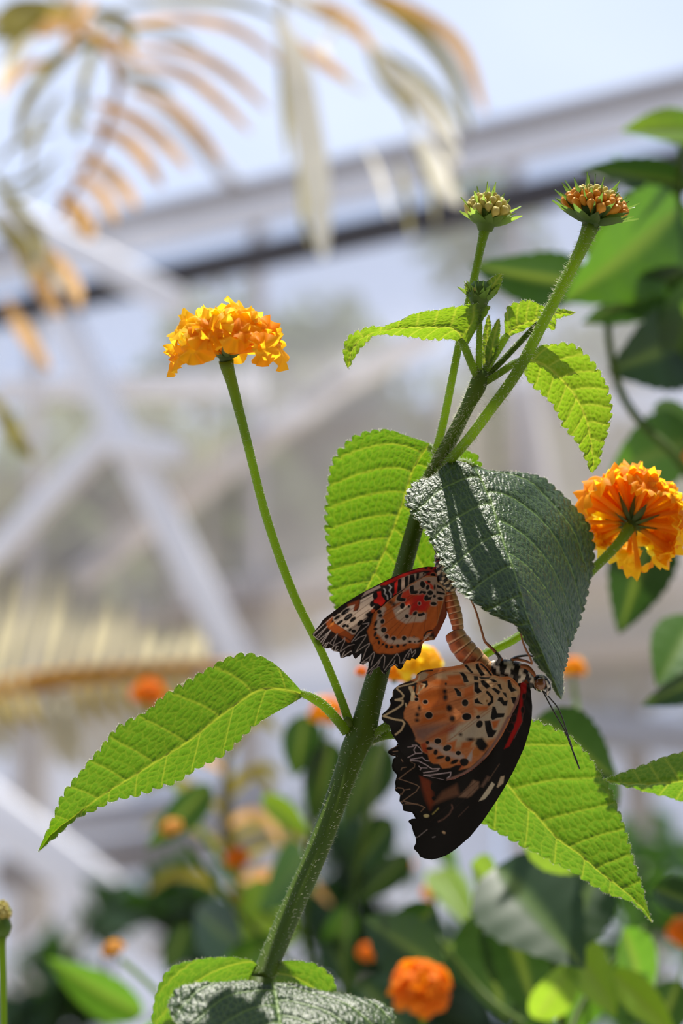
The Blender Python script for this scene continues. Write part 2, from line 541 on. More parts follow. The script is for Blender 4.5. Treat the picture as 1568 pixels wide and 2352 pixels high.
TREES = [(60, 1290, 8.5, 0.55, 0.6, 'rounded grey-green tree outside the glass, left of the diagonal braces'),
         (560, 1230, 10.6, 0.6, 0.7, 'hazy tree beyond the glass behind the tall yellow flower stalk'),
         (820, 1020, 13.4, 0.8, 1.0, 'broad pale tree beyond the glass in the middle of the wall'),
         (1230, 900, 16.5, 0.9, 0.9, 'tall hazy tree beyond the glass behind the flower bud stalks'),
         (1440, 1450, 8.8, 0.6, 0.6, 'low green tree outside the glass at the right, under the pale rail')]
for px, py, d, rx, rz, lab in TREES:
    c = atd(px, py, d)
    t = thing('garden_tree', lab, 'tree', (c[0], c[1], 0), 'trees outside the glasshouse')
    Vs, Fs, k = [], [], 0
    for j in range(7):
        cc = c + rng.normal(0, 1, 3) * np.array([rx, rx, rz]) * 0.45
        V, f = leaf_cloud(cc, np.array([rx, rx, rz]) * 0.55, 420, 0.07)
        Vs.append(V); Fs.append(f + k); k += len(V)
    part('foliage', np.vstack(Vs), [np.vstack(Fs)], M['tree'], t, smooth=False)
    V, fs = tube([(c[0], c[1], 0), (c[0] + .05, c[1], c[2] * .5), (c[0], c[1], c[2] + rz * .4)], [0.09, 0.07, 0.03], 8)
    part('trunk', V, fs, M['bark'], t)

# low shrubs along the foot of the glass wall
SHRUBS = [(70, 2300, 4.2, .12, .07, 'leaf_bg_dark', 'dark low shrub at the far left foot of the glass wall'),
          (400, 2110, 3.7, .07, .06, 'leaf_bg_dark', 'small dark shrub at the foot of the wall below the long left leaf'),
          (800, 2090, 4.2, .13, .13, 'leaf_bg_dark', 'dark blurred shrub right behind the lower main stem'),
          (1090, 2250, 3.2, .09, .08, 'leaf_bg_dark', 'dark blurred shrub above the large orange umbel at the bottom'),
          (1480, 2130, 3.7, .12, .12, 'leaf_bg', 'green blurred shrub in the bottom right corner behind the bush')]
for px_, py_, d_, rx_, rz_, mt_, lab in SHRUBS:
    c = atd(px_, py_, d_)
    t = thing('shrub', lab, 'shrub', (c[0], c[1], 0), 'low shrubs along the glass wall')
    Vs, Fs, k = [], [], 0
    for j in range(5):
        cc = c + rng.normal(0, 1, 3) * np.array([rx_, .08, rz_]) * 0.5
        V, f = leaf_cloud(cc, np.array([rx_, .12, rz_]) * .7, 34, 0.04)
        Vs.append(V); Fs.append(f + k); k += len(V)
    V, f = leaf_cloud((c[0], c[1], c[2] * .6), (rx_, .12, c[2] * .35), 240, 0.05)
    Vs.append(V); Fs.append(f + k)
    part('foliage', np.vstack(Vs), [np.vstack(Fs)], M[mt_], t, smooth=False)
    for a in (-1, 0, 1):
        V, fs = tube([(c[0] + .02 * a, c[1], 0), (c[0] + .05 * a, c[1], c[2] * .5), (c[0] + .1 * a, c[1], c[2])], [.012, .009, .004], 6)
        part('branch', V, fs, M['bark'], t)

# ================================================================== LEAVES
def voronoi(a, b, seed=0):
    """distances to nearest and second nearest jittered cell point"""
    ia, ib = np.floor(a), np.floor(b)
    f1 = np.full(a.shape, 9.0)
    f2 = np.full(a.shape, 9.0)
    for da in (-1, 0, 1):
        for db in (-1, 0, 1):
            ca, cb = ia + da, ib + db
            h = np.sin(ca * 127.1 + cb * 311.7 + seed * 17.3) * 43758.5453
            h2 = np.sin(ca * 269.5 + cb * 183.3 + seed * 7.7) * 24634.6345
            pa, pb = ca + 0.5 + 0.8 * (h - np.floor(h) - 0.5), cb + 0.5 + 0.8 * (h2 - np.floor(h2) - 0.5)
            d = np.hypot(a - pa, b - pb)
            m = d < f1
            f2 = np.where(m, f1, np.minimum(f2, d))
            f1 = np.where(m, d, f1)
    return f1, f2

def leaf(mid, left, right, mat, parent, step=2.2, tooth=26, tamp=7.0, nsec=8, relief=1.0, name='leaf', margin_hair=True, cup=0.10, base_plain=0.10, seed=1):
    """leaf blade spanned by its midrib and its two margins (rows x, y, z in subject space), base to tip.
    Crenate margin, sunken vein net and quilted cells are real relief."""
    m = crom(mid, 400); l = crom(left, 400); r = crom(right, 400)
    Ls = np.linalg.norm(np.diff(m, axis=0), axis=1).sum()
    wmax = max(np.linalg.norm(l - m, axis=1).max(), np.linalg.norm(r - m, axis=1).max())
    nu = int(max(40, Ls / step)); nv = int(max(16, wmax / step))
    m = crom(mid, nu); l = crom(left, nu); r = crom(right, nu)
    u = np.linspace(0, 1, nu)
    s = u * Ls
    v = np.linspace(-1, 1, 2 * nv + 1)
    av = np.abs(v)
    E = np.where((v < 0)[None, :, None], l[:, None], r[:, None])
    wid = np.linalg.norm(E - m[:, None], axis=2)
    # margin teeth
    amp = np.clip((u - base_plain) / 0.1, 0, 1) * np.clip((0.985 - u) / 0.06, 0, 1)
    perim = {}
    for key, e in ((-1, l), (1, r)):
        cs = np.concatenate([[0], np.cumsum(np.linalg.norm(np.diff(e, axis=0), axis=1))])
        f = (cs / tooth) % 1.0
        jit = 0.75 + 0.5 * np.abs(np.sin(np.floor(cs / tooth) * 12.9898 + seed + key))
        perim[key] = np.sin(np.pi * f ** 0.75) ** 0.55 * jit - 0.5
    tw = np.where((v < 0)[None], perim[-1][:, None], perim[1][:, None]) * amp[:, None] * tamp
    ext = 1 + tw / (wid + 6) * av[None] ** 6
    P = m[:, None] + (E - m[:, None]) * (av[None] * ext)[..., None]
    # physical leaf coordinates
    t = av[None] * wid
    S = s[:, None] + 0 * t
    D = Ls / (nsec + 0.6)
    ph = S - 0.62 * t - 0.0011 * t * t
    off = np.where((v < 0), 0.0, 0.42)[None]
    k = ph / D + off + 0.12 * np.sin(S * 0.013)
    fr = k - np.floor(k) - 0.5
    d2 = np.abs(fr) * D * 0.82
    d1 = t
    wob = 3.0 * np.sin(S * 0.05 + seed) + 3.0 * np.sin(t * 0.06)
    f1, f2 = voronoi((ph + wob) / (D * 0.34), (t + 0.25 * ph) / 12.5 + np.where(v < 0, 50, 0)[None], seed)
    d3 = (f2 - f1) * 7.0
    g1, g2 = voronoi((ph + wob) / 8.5, t / 8.5 + np.where(v < 0, 50, 0)[None], seed + 3)
    d4 = (g2 - g1) * 4.5
    fade = np.clip((1.02 - u) / 0.3, 0.25, 1)[:, None]
    w1 = (3.6 * (1 - 0.7 * u) + 0.8)[:, None]
    g = lambda d, w: np.exp(-(d / w) ** 2)
    edge = np.clip((1 - av) / 0.05, 0, 1)[None]
    vein = np.maximum.reduce([g(d1, w1), 0.8 * g(d2, 1.7 * fade + 0.4) * edge, 0.34 * g(d3, 1.0), 0.16 * g(d4, 0.8)])
    h = 3.4 * (1 - g(d1, 9.0)) + 3.4 * (1 - g(d2, 6.5)) + 1.9 * (1 - g(d3, 3.6)) + 1.1 * (1 - g(d4, 2.0)) - 1.2 * av[None] ** 8
    h = (h - 5) * relief * np.clip(u / 0.06, 0, 1)[:, None] * np.clip((1 - u) / 0.05, 0.1, 1)[:, None]
    du = np.gradient(P, axis=0); dv = np.gradient(P, axis=1)
    N = np.cross(du, dv)
    N /= np.linalg.norm(N, axis=2)[..., None] + 1e-9
    if N.reshape(-1, 3).mean(0) @ SUNP < 0:
        N = -N
    P = P + N * (h + cup * wid * (av * (1 - av))[None] * 1.0)[..., None]
    fs = grid_faces(nu, 2 * nv + 1)
    o = part(name, W(P.reshape(-1, 3)), [fs], mat, parent, attrs={'vein': vein.ravel()})
    if margin_hair:
        for col in (0, -1):
            e = P[:, col]
            q = crom(e[::3], 200)
            SS = np.hstack([q, np.full((len(q), 1), 0.8)])
            fuzz('hair', SS, int(Ls * 0.9), 4.5, M['hair'], o)
    return o

def px(text, ox, oy, sc_, z):
    """'x,y x,y' read off a crop -> rows (x, y, z); z: number, or list resampled along the rows"""
    a = np.array([[float(c) for c in w.split(',')] for w in text.split()])
    a = np.stack([ox + a[:, 0] / sc_, oy + a[:, 1] / sc_], 1)
    z = np.interp(np.linspace(0, 1, len(a)), np.linspace(0, 1, len(np.atleast_1d(z))), np.atleast_1d(z))
    return np.hstack([a, z[:, None]])

# ================================================================== THE FLOWERING SHOOT
base_w = W(np.array([600, 2245, -350]))
plant = thing('lantana_plant', 'hairy green lantana shoot in sharp focus carrying both butterflies', 'plant', (base_w[0], base_w[1], 0))

# main stem, from the ground up to the tip of the shoot
below = W(np.array([[600, 2245, -350]]))[0]
g0 = np.array([below[0] - 0.03, below[1] - 0.02, 0.0])
Sg = crom(np.array([[*g0, .0042], [g0[0] - .02, g0[1], .5, .004], [below[0] - .025, below[1] - .012, 1.1, .0034], [*below, .0026]]), 40)
V, fs = tube(Sg[:, :3], Sg[:, 3], 12)
part('lower_stem', V, fs, M['stem'], plant)
stem('main_stem', [(598, 2255, -352, 25), (660, 2110, -240, 24.5), (730, 1950, -120, 24.5), (785, 1800, -20, 25), (812, 1725, 20, 29), (832, 1680, 40, 30), (848, 1620, 46, 26), (880, 1500, 70, 23), (915, 1350, 135, 20),
                   (950, 1220, 174, 18.5), (985, 1110, 184, 18.5), (1003, 1070, 178, 16.5), (1040, 1000, 140, 15), (1075, 930, 76, 15), (1095, 890, 60, 19), (1102, 868, 60, 17), (1106, 850, 60, 11)],
     M['stem'], plant, 150, 20, 0.06, 2000, 9.0, M['hair'])

S_up = crom(np.array([(985, 1110, 184, 18.5), (1003, 1070, 178, 16.5), (1040, 1000, 140, 15), (1075, 930, 76, 15), (1095, 890, 60, 19)]), 40)
fuzz('hair', S_up, 600, 13, M['hair'], bpy.data.objects['main_stem'])

# --- opposite leaves and their stalks
def petiole(pts, n=24, hairs=260, mat='stalk'):
    return stem('petiole', pts, M[mat], plant, n, 10, 0.0, hairs, 7, M['hair'])

# big dark leaf, upper face towards us
C3 = (740, 960, 2.376)
petiole([(1000, 1085, 164, 10), (1035, 1068, 160, 10), (1065, 1062, 154, 9), (1088, 1072, 140, 7)])
leaf(px('820,258 870,340 930,480 980,650 1060,870 1120,1080 1180,1230 1250,1400 1305,1538', *C3, [140, 108, 50, -20, -106, -170, -200, -206, -202]),
     px('815,250 700,238 600,320 520,350 470,400 458,462 500,520 560,600 600,680 650,780 690,850 740,930 800,990 880,1040 960,1090 1050,1130 1090,1180 1130,1260 1170,1340 1240,1420 1270,1500 1305,1540', *C3,
        [140, 146, 115, 104, 84, 59, 36, 4, -28, -68, -97, -128, -153, -165, -175, -182, -188, -194, -198, -200, -202, -202]),
     px('830,255 900,282 1000,292 1100,302 1200,332 1270,390 1350,460 1430,550 1470,640 1475,760 1470,850 1440,960 1410,1070 1380,1170 1340,1260 1330,1330 1310,1400 1310,1480 1305,1540', *C3,
        [140, 158, 182, 205, 225, 238, 246, 248, 242, 228, 208, 180, 142, 96, 44, -10, -68, -130, -202]),
     M['leaf_dark'], plant, 1.9, 25, 14, 7, 0.85, seed=4)

# bright leaf behind the stem, seen from below
C2 = (760, 860, 3.92)
petiole([(996, 1080, 187, 8), (1002, 1050, 199, 9), (996, 1032, 209, 10), (984, 1026, 213, 7)])
leaf(np.array([(985, 1022, 211), (961, 1056, 221), (946, 1084, 229), (933, 1125, 241), (918, 1174, 255), (900, 1222, 269), (880, 1273, 283), (857, 1322, 299), (842, 1352, 309), (803, 1425, 333)]),
     np.array([(986, 1018, 211), (940, 1003, 209), (898, 990, 209), (872, 989, 211), (851, 991, 213), (831, 999, 217), (811, 1010, 221), (796, 1026, 227), (780, 1041, 233), (768, 1062, 241), (760, 1082, 247), (755, 1110, 255), (753, 1150, 267), (752, 1200, 283), (753, 1240, 295), (755, 1280, 305), (758, 1320, 315), (762, 1360, 325), (770, 1392, 331), (790, 1412, 333), (803, 1426, 333)]),
     np.array([(990, 1020, 211), (1040, 1028, 213), (1085, 1042, 217), (1098, 1068, 223), (1090, 1110, 233), (1060, 1180, 253), (1022, 1250, 273), (1000, 1290, 285), (960, 1340, 303), (900, 1390, 321), (850, 1418, 331), (803, 1427, 333)]),
     M['leaf'], plant, 2.1, 24, 14, 8, 0.95, seed=2)

# long leaf on the left
petiole([(797, 1682, 36, 12), (775, 1655, 30, 11), (745, 1622, 24, 11), (715, 1602, 16, 10), (690, 1592, 10, 7)])
leaf(np.array([(692, 1594, 12), (645, 1583, 2), (598, 1584, -4), (551, 1611, -8), (488, 1658, -10), (436, 1700, -8), (379, 1736, -4), (305, 1783, 2), (237, 1825, 10), (175, 1872, 20), (127, 1909, 28), (87, 1957, 36)]),
     np.array([(693, 1588, 4), (645, 1537, -5), (609, 1514, -9), (562, 1505, -13), (509, 1519, -14), (483, 1535, -14), (431, 1569, -13), (373, 1605, -13), (342, 1632, -12), (274, 1673, -10), (232, 1723, -7), (190, 1768, -4), (148, 1825, 1), (122, 1883, 6), (101, 1925, 10), (87, 1957, 13)]),
     np.array([(693, 1602, 5), (661, 1621, 6), (593, 1660, 10), (551, 1694, 13), (514, 1728, 15), (452, 1765, 16), (405, 1794, 17), (373, 1802, 17), (321, 1822, 16), (269, 1836, 15), (227, 1854, 15), (169, 1883, 14), (122, 1927, 13), (87, 1957, 13)]),
     M['leaf'], plant, 2.2, 27, 12, 8, 0.55, cup=0.03, seed=7)

# long leaf on the right, behind the lower butterfly
petiole([(848, 1700, 50, 11), (880, 1690, 70, 10), (920, 1688, 100, 9), (960, 1696, 130, 9), (1000, 1706, 150, 7)])
leaf(np.array([(995, 1704, 150), (1060, 1736, 165), (1110, 1764, 175), (1163, 1800, 184), (1198, 1842, 190), (1228, 1869, 194), (1279, 1925, 202), (1333, 1964, 210), (1369, 1997, 216), (1413, 2030, 224), (1452, 2063, 232), (1479, 2090, 238), (1497, 2119, 244)]),
     np.array([(997, 1700, 150), (1050, 1670, 140), (1110, 1650, 135), (1170, 1648, 135), (1220, 1655, 138), (1243, 1666, 140), (1279, 1681, 144), (1315, 1701, 150), (1348, 1734, 158), (1366, 1764, 166), (1396, 1809, 178), (1410, 1842, 186), (1431, 1893, 198), (1443, 1940, 208), (1455, 1988, 218), (1470, 2030, 226), (1482, 2069, 234), (1497, 2119, 244)]),
     np.array([(995, 1708, 150), (1010, 1750, 172), (1060, 1830, 208), (1100, 1884, 226), (1160, 1920, 236), (1216, 1949, 240), (1249, 1967, 242), (1285, 1988, 244), (1330, 2012, 246), (1369, 2036, 246), (1404, 2054, 246), (1437, 2066, 246), (1467, 2084, 246), (1497, 2120, 244)]),
     M['leaf'], plant, 2.4, 27, 11, 7, 0.9, seed=11)

# young leaves at the tip
C5 = (780, 420, 2.24)
petiole([(1098, 872, 58, 9), (1084, 840, 50, 9), (1068, 800, 44, 9), (1056, 778, 42, 6)], hairs=200)
leaf(px('640,830 612,770 560,742 430,742 300,747 180,768 100,808 60,868 40,955', *C5, [44, 40, 34, 24, 16, 10, 4, 0, -2]),
     px('655,840 700,760 768,650 735,625 700,622 640,632 520,652 400,670 320,705 240,735 150,745 70,780 30,830 22,900 40,955', *C5, [44, 46, 42, 36, 30, 20, 8, 0, -6, -8, -8, -8, -6, -4, -2]),
     px('640,845 600,815 540,802 450,802 330,787 200,780 150,807 98,862 62,922 40,957', *C5, [46, 56, 62, 60, 52, 40, 28, 16, 6, -2]),
     M['leaf_young'], plant, 1.7, 19, 10, 8, 0.7, seed=21)
petiole([(1104, 868, 62, 9), (1122, 838, 70, 9), (1150, 790, 76, 10), (1166, 768, 78, 7)], hairs=240)
leaf(px('858,785 900,748 950,720 1050,692 1120,672 1215,668', *C5, [76, 80, 88, 96, 104, 112]),
     px('850,775 848,700 868,640 920,618 980,608 1050,636 1120,648 1170,656 1215,668', *C5, [76, 66, 64, 68, 76, 88, 100, 108, 112]),
     px('862,792 930,765 1000,730 1060,745 1105,745 1115,700 1165,682 1215,669', *C5, [78, 92, 104, 110, 112, 112, 112, 112]),
     M['leaf_young'], plant, 1.7, 18, 7, 7, 0.8, seed=23)
petiole([(1110, 880, 62, 8), (1140, 862, 66, 8), (1180, 835, 70, 8), (1208, 822, 72, 6)], hairs=160)
leaf(px('955,902 1060,942 1130,1000 1200,1080 1250,1170 1280,1260 1295,1350 1305,1430 1300,1490', *C5, [72, 68, 66, 68, 74, 82, 90, 98, 104]),
     px('962,895 1000,862 1040,836 1130,830 1200,842 1250,882 1310,942 1350,1002 1380,1072 1390,1180 1370,1290 1345,1380 1330,1450 1300,1492', *C5, [72, 60, 50, 42, 38, 38, 42, 48, 56, 64, 74, 84, 94, 104]),
     px('950,910 950,980 1000,1040 1080,1120 1120,1180 1160,1250 1210,1310 1240,1360 1270,1430 1285,1480 1300,1492', *C5, [74, 84, 90, 96, 100, 102, 104, 104, 104, 104]),
     M['leaf_young'], plant, 1.9, 22, 12, 8, 0.8, seed=25)
petiole([(1106, 872, 66, 7), (1140, 842, 78, 7), (1185, 795, 88, 7), (1235, 742, 96, 6)], hairs=140, mat='stem')
# tiny folded leaflets in the tip
def sprig(p0, p1, w, mat='leaf_young', z0=60, z1=60, seed=31):
    p0 = np.array(p0, float); p1 = np.array(p1, float)
    d = p1 - p0
    n = np.array([-d[1], d[0]]) / np.linalg.norm(d)
    t = np.array([0, .15, .4, .7, .9, 1.0]); prof = np.array([.1, .6, 1, .75, .35, 0])
    zz = z0 + (z1 - z0) * t
    mid = np.hstack([p0 + d * t[:, None], zz[:, None]])
    l = np.hstack([p0 + d * t[:, None] + n * (w * prof)[:, None], (zz + 6 * prof)[:, None]])
    r = np.hstack([p0 + d * t[:, None] - n * (w * prof)[:, None], (zz + 6 * prof)[:, None]])
    return leaf(mid, l, r, M[mat], plant, 1.6, 11, 3, 5, 0.45, 'leaflet', seed=seed)
sprig((1118, 845), (1146, 730), 13, z0=62, z1=58)
sprig((1112, 850), (1122, 722), 11, z0=70, z1=76, seed=33)
sprig((1108, 690), (1152, 628), 17, z0=52, z1=48, seed=34)
sprig((1092, 690), (1068, 650), 9, 'leaf', z0=52, z1=56, seed=35)

# pair of leaves at the lower node
C8 = (340, 1960, 2.613)
leaf(px('745,772 765,850 780,940 795,1040 815,1180 835,1320 850,1480', *C8, [-362, -400, -450, -505, -580, -640, -690]),
     px('735,765 600,765 500,770 380,775 250,790 170,820 150,860 122,905 140,965 180,1025 240,1110 340,1210 480,1310 640,1400 850,1482', *C8, [-362, -372, -382, -392, -402, -412, -424, -440, -460, -490, -530, -580, -620, -660, -690]),
     px('755,775 900,790 1050,830 1200,852 1300,870 1400,902 1468,960 1476,1010 1450,1080 1380,1180 1260,1290 1100,1390 850,1484', *C8, [-362, -358, -356, -358, -364, -376, -394, -414, -440, -490, -550, -620, -690]),
     M['leaf_dark'], plant, 2.6, 27, 8, 6, 1.0, seed=41)
leaf(px('705,752 690,900 660,1150 640,1350 620,1560', *C8, [-330, -300, -250, -200, -150]),
     px('695,745 640,652 560,630 400,626 250,650 130,702 50,850 26,1024 60,1200 200,1350 450,1490 620,1560', *C8, [-330, -345, -345, -340, -330, -320, -300, -270, -240, -205, -170, -150]),
     px('715,745 770,660 850,645 1000,670 1100,740 1130,840 1130,1000 1000,1250 800,1450 620,1562', *C8, [-330, -330, -325, -312, -300, -285, -255, -210, -170, -150]),
     M['leaf'], plant, 2.8, 28, 7, 7, 0.9, seed=43)

# ------------------------------------------------------------------ flower heads
def floret_mesh(name, seed, lobes=4, low=False):
    r = np.random.default_rng(seed)
    na, nr = (12, 3) if low else (28, 5)
    a = np.linspace(0, 2 * math.pi, na, endpoint=False)
    ph = r.random(4) * 6.28
    rad = 3.2 * (0.78 + 0.22 * np.abs(np.cos(lobes / 2 * a + ph[0])) ** 0.7) * (1 + 0.22 * np.sin(a + ph[1]))
    V, k = [], []
    for z, rr in ((0, .35), (2.5, .38), (5, .45), (6.6, .6)):
        V.append(np.stack([rr * np.cos(a), rr * np.sin(a), np.full(na, z)], 1))
    for j in range(1, nr + 1):
        q = j / nr
        R = 0.6 + (rad - 0.6) * q
        z = 6.9 + 0.55 * q - 1.3 * q ** 2 * (0.6 + 0.6 * np.sin(2 * a + ph[2])) + 0.55 * q * np.sin(lobes * 2 * a + ph[3])
        V.append(np.stack([R * np.cos(a), R * np.sin(a), z], 1))
    V = np.vstack(V) * 1e-3
    return np_mesh(name, V, [grid_faces(4 + nr, na, True)])

FLORET = {}
for key in ('petal_y', 'petal_o', 'petal_d'):
    FLORET[key] = []
    for s_ in range(3):
        me = floret_mesh('floret', 100 + s_)
        me.materials.append(M[key])
        FLORET[key].append(me)

def bract_mesh(name, seed, L=6.0, w=1.0):
    t = np.linspace(0, 1, 7)
    prof = np.array([.55, .8, 1, .95, .75, .4, .03]) * w
    z = L * t
    bend = 0.9 * t ** 2
    V = np.vstack([np.stack([-prof, bend + .25 * w, z], 1), np.stack([0 * prof, bend, z], 1), np.stack([prof, bend + .25 * w, z], 1)])
    n = 7
    f = []
    for c in (0, 1):
        for i in range(n - 1):
            f.append((c * n + i, (c + 1) * n + i, (c + 1) * n + i + 1, c * n + i + 1))
    return np_mesh(name, V * 1e-3, [np.array(f)])

def bud_mesh(name):
    """closed flower: slim tube under a four-cornered swollen knob"""
    a = np.linspace(0, 2 * math.pi, 12, endpoint=False)
    sq = 1 + 0.16 * np.cos(4 * a)
    V = []
    for z, r in ((0, .3), (3.0, .42), (4.6, .62), (5.4, 1.0), (6.1, 1.12), (6.7, .9), (7.0, .45), (7.05, .05)):
        f = sq if r > .7 else 1
        V.append(np.stack([r * np.cos(a) * f, r * np.sin(a) * f, np.full(12, z)], 1))
    return np_mesh(name, np.vstack(V) * 1e-3, [grid_faces(8, 12, True)])

BRACT = {}
for key in ('bract', 'bract_lit'):
    me = bract_mesh('bract', 1); me.materials.append(M[key]); BRACT[key] = me
BUD = {}
for key in ('bud_o', 'bud_y'):
    me = bud_mesh('flower_bud'); me.materials.append(M[key]); BUD[key] = me

def frame_to(axis, roll=0.0, ref=(0.3, 0.2, 1)):
    z = np.asarray(axis, float); z /= np.linalg.norm(z)
    x = np.cross(ref, z)
    if np.linalg.norm(x) < 1e-3:
        x = np.cross((1, 0, 0), z)
    x /= np.linalg.norm(x)
    y = np.cross(z, x)
    c, s = math.cos(roll), math.sin(roll)
    x2, y2 = c * x + s * y, -s * x + c * y
    return Matrix(((x2[0], y2[0], z[0]), (x2[1], y2[1], z[1]), (x2[2], y2[2], z[2])))

def place(name, me, parent, pos, axis, scale, roll=0.0):
    o = bpy.data.objects.new(name, me)
    COL.objects.link(o)
    o.parent = parent
    m = frame_to(axis, roll)
    sc3 = Matrix.Diagonal(Vector(scale)) if hasattr(scale, '__len__') else Matrix.Scale(scale, 3)
    mm = (m @ sc3).to_4x4()
    mm.translation = Vector([float(c) for c in (np.asarray(pos) - origin(parent))])
    o.matrix_local = mm
    return o

def dirs(n, tmax, seed, tmin=0.0):
    """golden-angle directions around +z out to polar angle tmax"""
    k = np.arange(n) + 0.5
    ct = math.cos(tmin) + (math.cos(tmax) - math.cos(tmin)) * k / n
    th = np.arccos(ct)
    ph = k * 2.39996 + seed
    return th, ph

def receptacle(name, C, axis, r0, h, r1, mat, parent):
    """green cup under a head, C in world"""
    z = np.asarray(axis) / np.linalg.norm(axis)
    S = np.array([C - z * 0.0006, C + z * h * .35, C + z * h * .75, C + z * h])
    V, fs = tube(S, [r0, r0 * 1.5, r1, r1 * .6], 14)
    return part(name, V, fs, mat, parent)

def axes(axis_p):
    z = Wv(axis_p); z = z / np.linalg.norm(z)
    x = np.cross(z, [0.1, 1, 0.05]); x /= np.linalg.norm(x)
    return x, np.cross(z, x), z

def flower_head(C_p, axis_p, n, tmax, lx, lz, parent, colours, nb=9, seed=0, lead=0.0, fs=1.0):
    """open umbel: florets on a flattened dome. lx / lz: reach sideways / along the axis in metres"""
    C = W(np.array(C_p, float))
    X, Y, Z = axes(axis_p)
    hd = receptacle('flower_head', C, Z, 0.0010, 0.0042, 0.0020, M['bract'], parent)
    r = np.random.default_rng(seed)
    th, ph = dirs(n, tmax, seed)
    for k in range(n):
        d = np.sin(th[k]) * (np.cos(ph[k]) * X + np.sin(ph[k]) * Y) * lx + math.cos(th[k]) * Z * lz
        d = d * (0.9 + 0.2 * r.random())
        L = np.linalg.norm(d)
        ax = d / L + 0.15 * Z + r.normal(0, .12, 3)
        key = colours[0] if r.random() < 0.45 + 0.45 * math.cos(th[k]) - lead else colours[1]
        me = FLORET[key][r.integers(3)]
        w = fs * (0.9 + 0.35 * r.random())
        place('floret', me, hd, C + Z * 0.0025, ax, (w, w, L / 0.0072), r.random() * 6.28)
    for k in range(nb):
        a = k / nb * 2 * math.pi + 0.3 * r.random()
        d = math.sin(1.25) * (math.cos(a) * X + math.sin(a) * Y) + math.cos(1.25) * Z * (0.7 + r.random())
        place('bract', BRACT['bract'], hd, C + Z * 0.001, d, (1.0, 1.0, 1.15 + .3 * r.random()), 0)
    return hd

def bud_head(C_p, axis_p, n, tmax, lx, lz, parent, colours, nb, bmat, seed=0, bs=1.0, bl=1.0):
    C = W(np.array(C_p, float))
    X, Y, Z = axes(axis_p)
    hd = receptacle('bud_head', C, Z, 0.0017, 0.0054, 0.62 * lx, M[bmat], parent)
    r = np.random.default_rng(seed)
    th, ph = dirs(n, tmax, seed)
    for k in range(n):
        d = np.sin(th[k]) * (np.cos(ph[k]) * X + np.sin(ph[k]) * Y) * lx + math.cos(th[k]) * Z * lz
        L = np.linalg.norm(d)
        key = colours[0] if math.sin(th[k]) > 0.62 else colours[1]
        w = bs * (0.8 + 0.3 * r.random()) * (0.7 + 0.4 * math.sin(th[k]))
        place('flower_bud', BUD[key], hd, C + Z * 0.001, d / L + .1 * Z, (w, w, L / 0.007), r.random() * 6)
    th, ph = dirs(nb, tmax * 1.02, seed + 2, 0.2)
    for k in range(nb):
        d = np.sin(th[k]) * (np.cos(ph[k]) * X + np.sin(ph[k]) * Y) * lx + math.cos(th[k]) * Z * lz
        L = np.linalg.norm(d)
        place('bract', BRACT[bmat], hd, C + Z * 0.001, d / L + .05 * Z, (1.15 * bs, 1.15 * bs, bl * L / 0.0058 * (0.95 + .22 * r.random())), r.random() * 6)
    for k in range(11):
        a = k / 11 * 2 * math.pi + .25 * r.random()
        d = math.sin(tmax * 1.04) * (math.cos(a) * X + math.sin(a) * Y) * lx + math.cos(tmax * 1.04) * Z * lz * .6
        place('bract', BRACT[bmat], hd, C + Z * 0.0004, d, (1.7 * bs, 1.7 * bs, np.linalg.norm(d) / 0.006 * (.95 + .45 * (r.random() > .7))), 0)
    return hd

# yellow umbel on the left
stem('flower_stalk', [(803, 1662, 40, 10), (775, 1585, 34, 9), (735, 1490, 30, 9), (672, 1360, 20, 9.5), (612, 1190, 0, 9.5), (566, 1010, -30, 10), (535, 890, -50, 12), (522, 845, -55, 15), (519, 828, -58, 17)],
     M['stalk'], plant, 90, 12, 0.04, 900, 4.5, M['hair'])
flower_head((519, 838, -58), (-0.07, -1, -0.05), 32, 1.70, 0.0128, 0.0094, plant, ('petal_y', 'petal_o'), 8, 3, 0.0, 1.3)
# orange umbel at the right, seen from behind
stem('flower_stalk', [(848, 1705, 55, 9), (900, 1662, 80, 9), (1000, 1580, 110, 9), (1110, 1505, 135, 9.5), (1190, 1462, 160, 9.5), (1290, 1380, 210, 9.5), (1370, 1300, 250, 10), (1420, 1248, 275, 11), (1448, 1208, 290, 14)],
     M['stalk'], plant, 90, 12, 0.04, 900, 7, M['hair'])
flower_head((1446, 1214, 290), (0.30, -0.62, 0.75), 56, 1.75, 0.0128, 0.0115, plant, ('petal_y', 'petal_o'), 10, 5, 0.25, 1.3)
# bud head at the top right
stem('flower_stalk', [(1022, 1068, 160, 11), (1070, 1015, 112, 11), (1130, 935, 50, 11.5), (1190, 850, 28, 12), (1250, 735, 8, 12), (1300, 640, 2, 12.5), (1335, 570, -2, 14), (1352, 530, -4, 18), (1358, 515, -4, 21)],
     M['stalk'], plant, 90, 14, 0.06, 1500, 11, M['hair'])
bud_head((1356, 520, -4), (0.20, -1, -0.12), 70, 1.22, 0.0090, 0.0088, plant, ('bud_o', 'bud_y'), 34, 'bract', 8, 0.85, 1.1)
# paler bud head beside it
stem('flower_stalk', [(1000, 1040, 178, 9), (1018, 970, 146, 9), (1040, 860, 86, 8.5), (1058, 770, 92, 8.5), (1085, 655, 100, 8.5), (1102, 575, 106, 9), (1112, 530, 110, 12), (1115, 520, 110, 15)],
     M['stalk'], plant, 80, 12, 0.04, 800, 6, M['hair'])
bud_head((1114, 525, 110), (0.12, -1, -0.05), 34, 1.2, 0.0066, 0.0078, plant, ('bud_y', 'bud_y'), 24, 'bract_lit', 12, 0.85, 1.12)
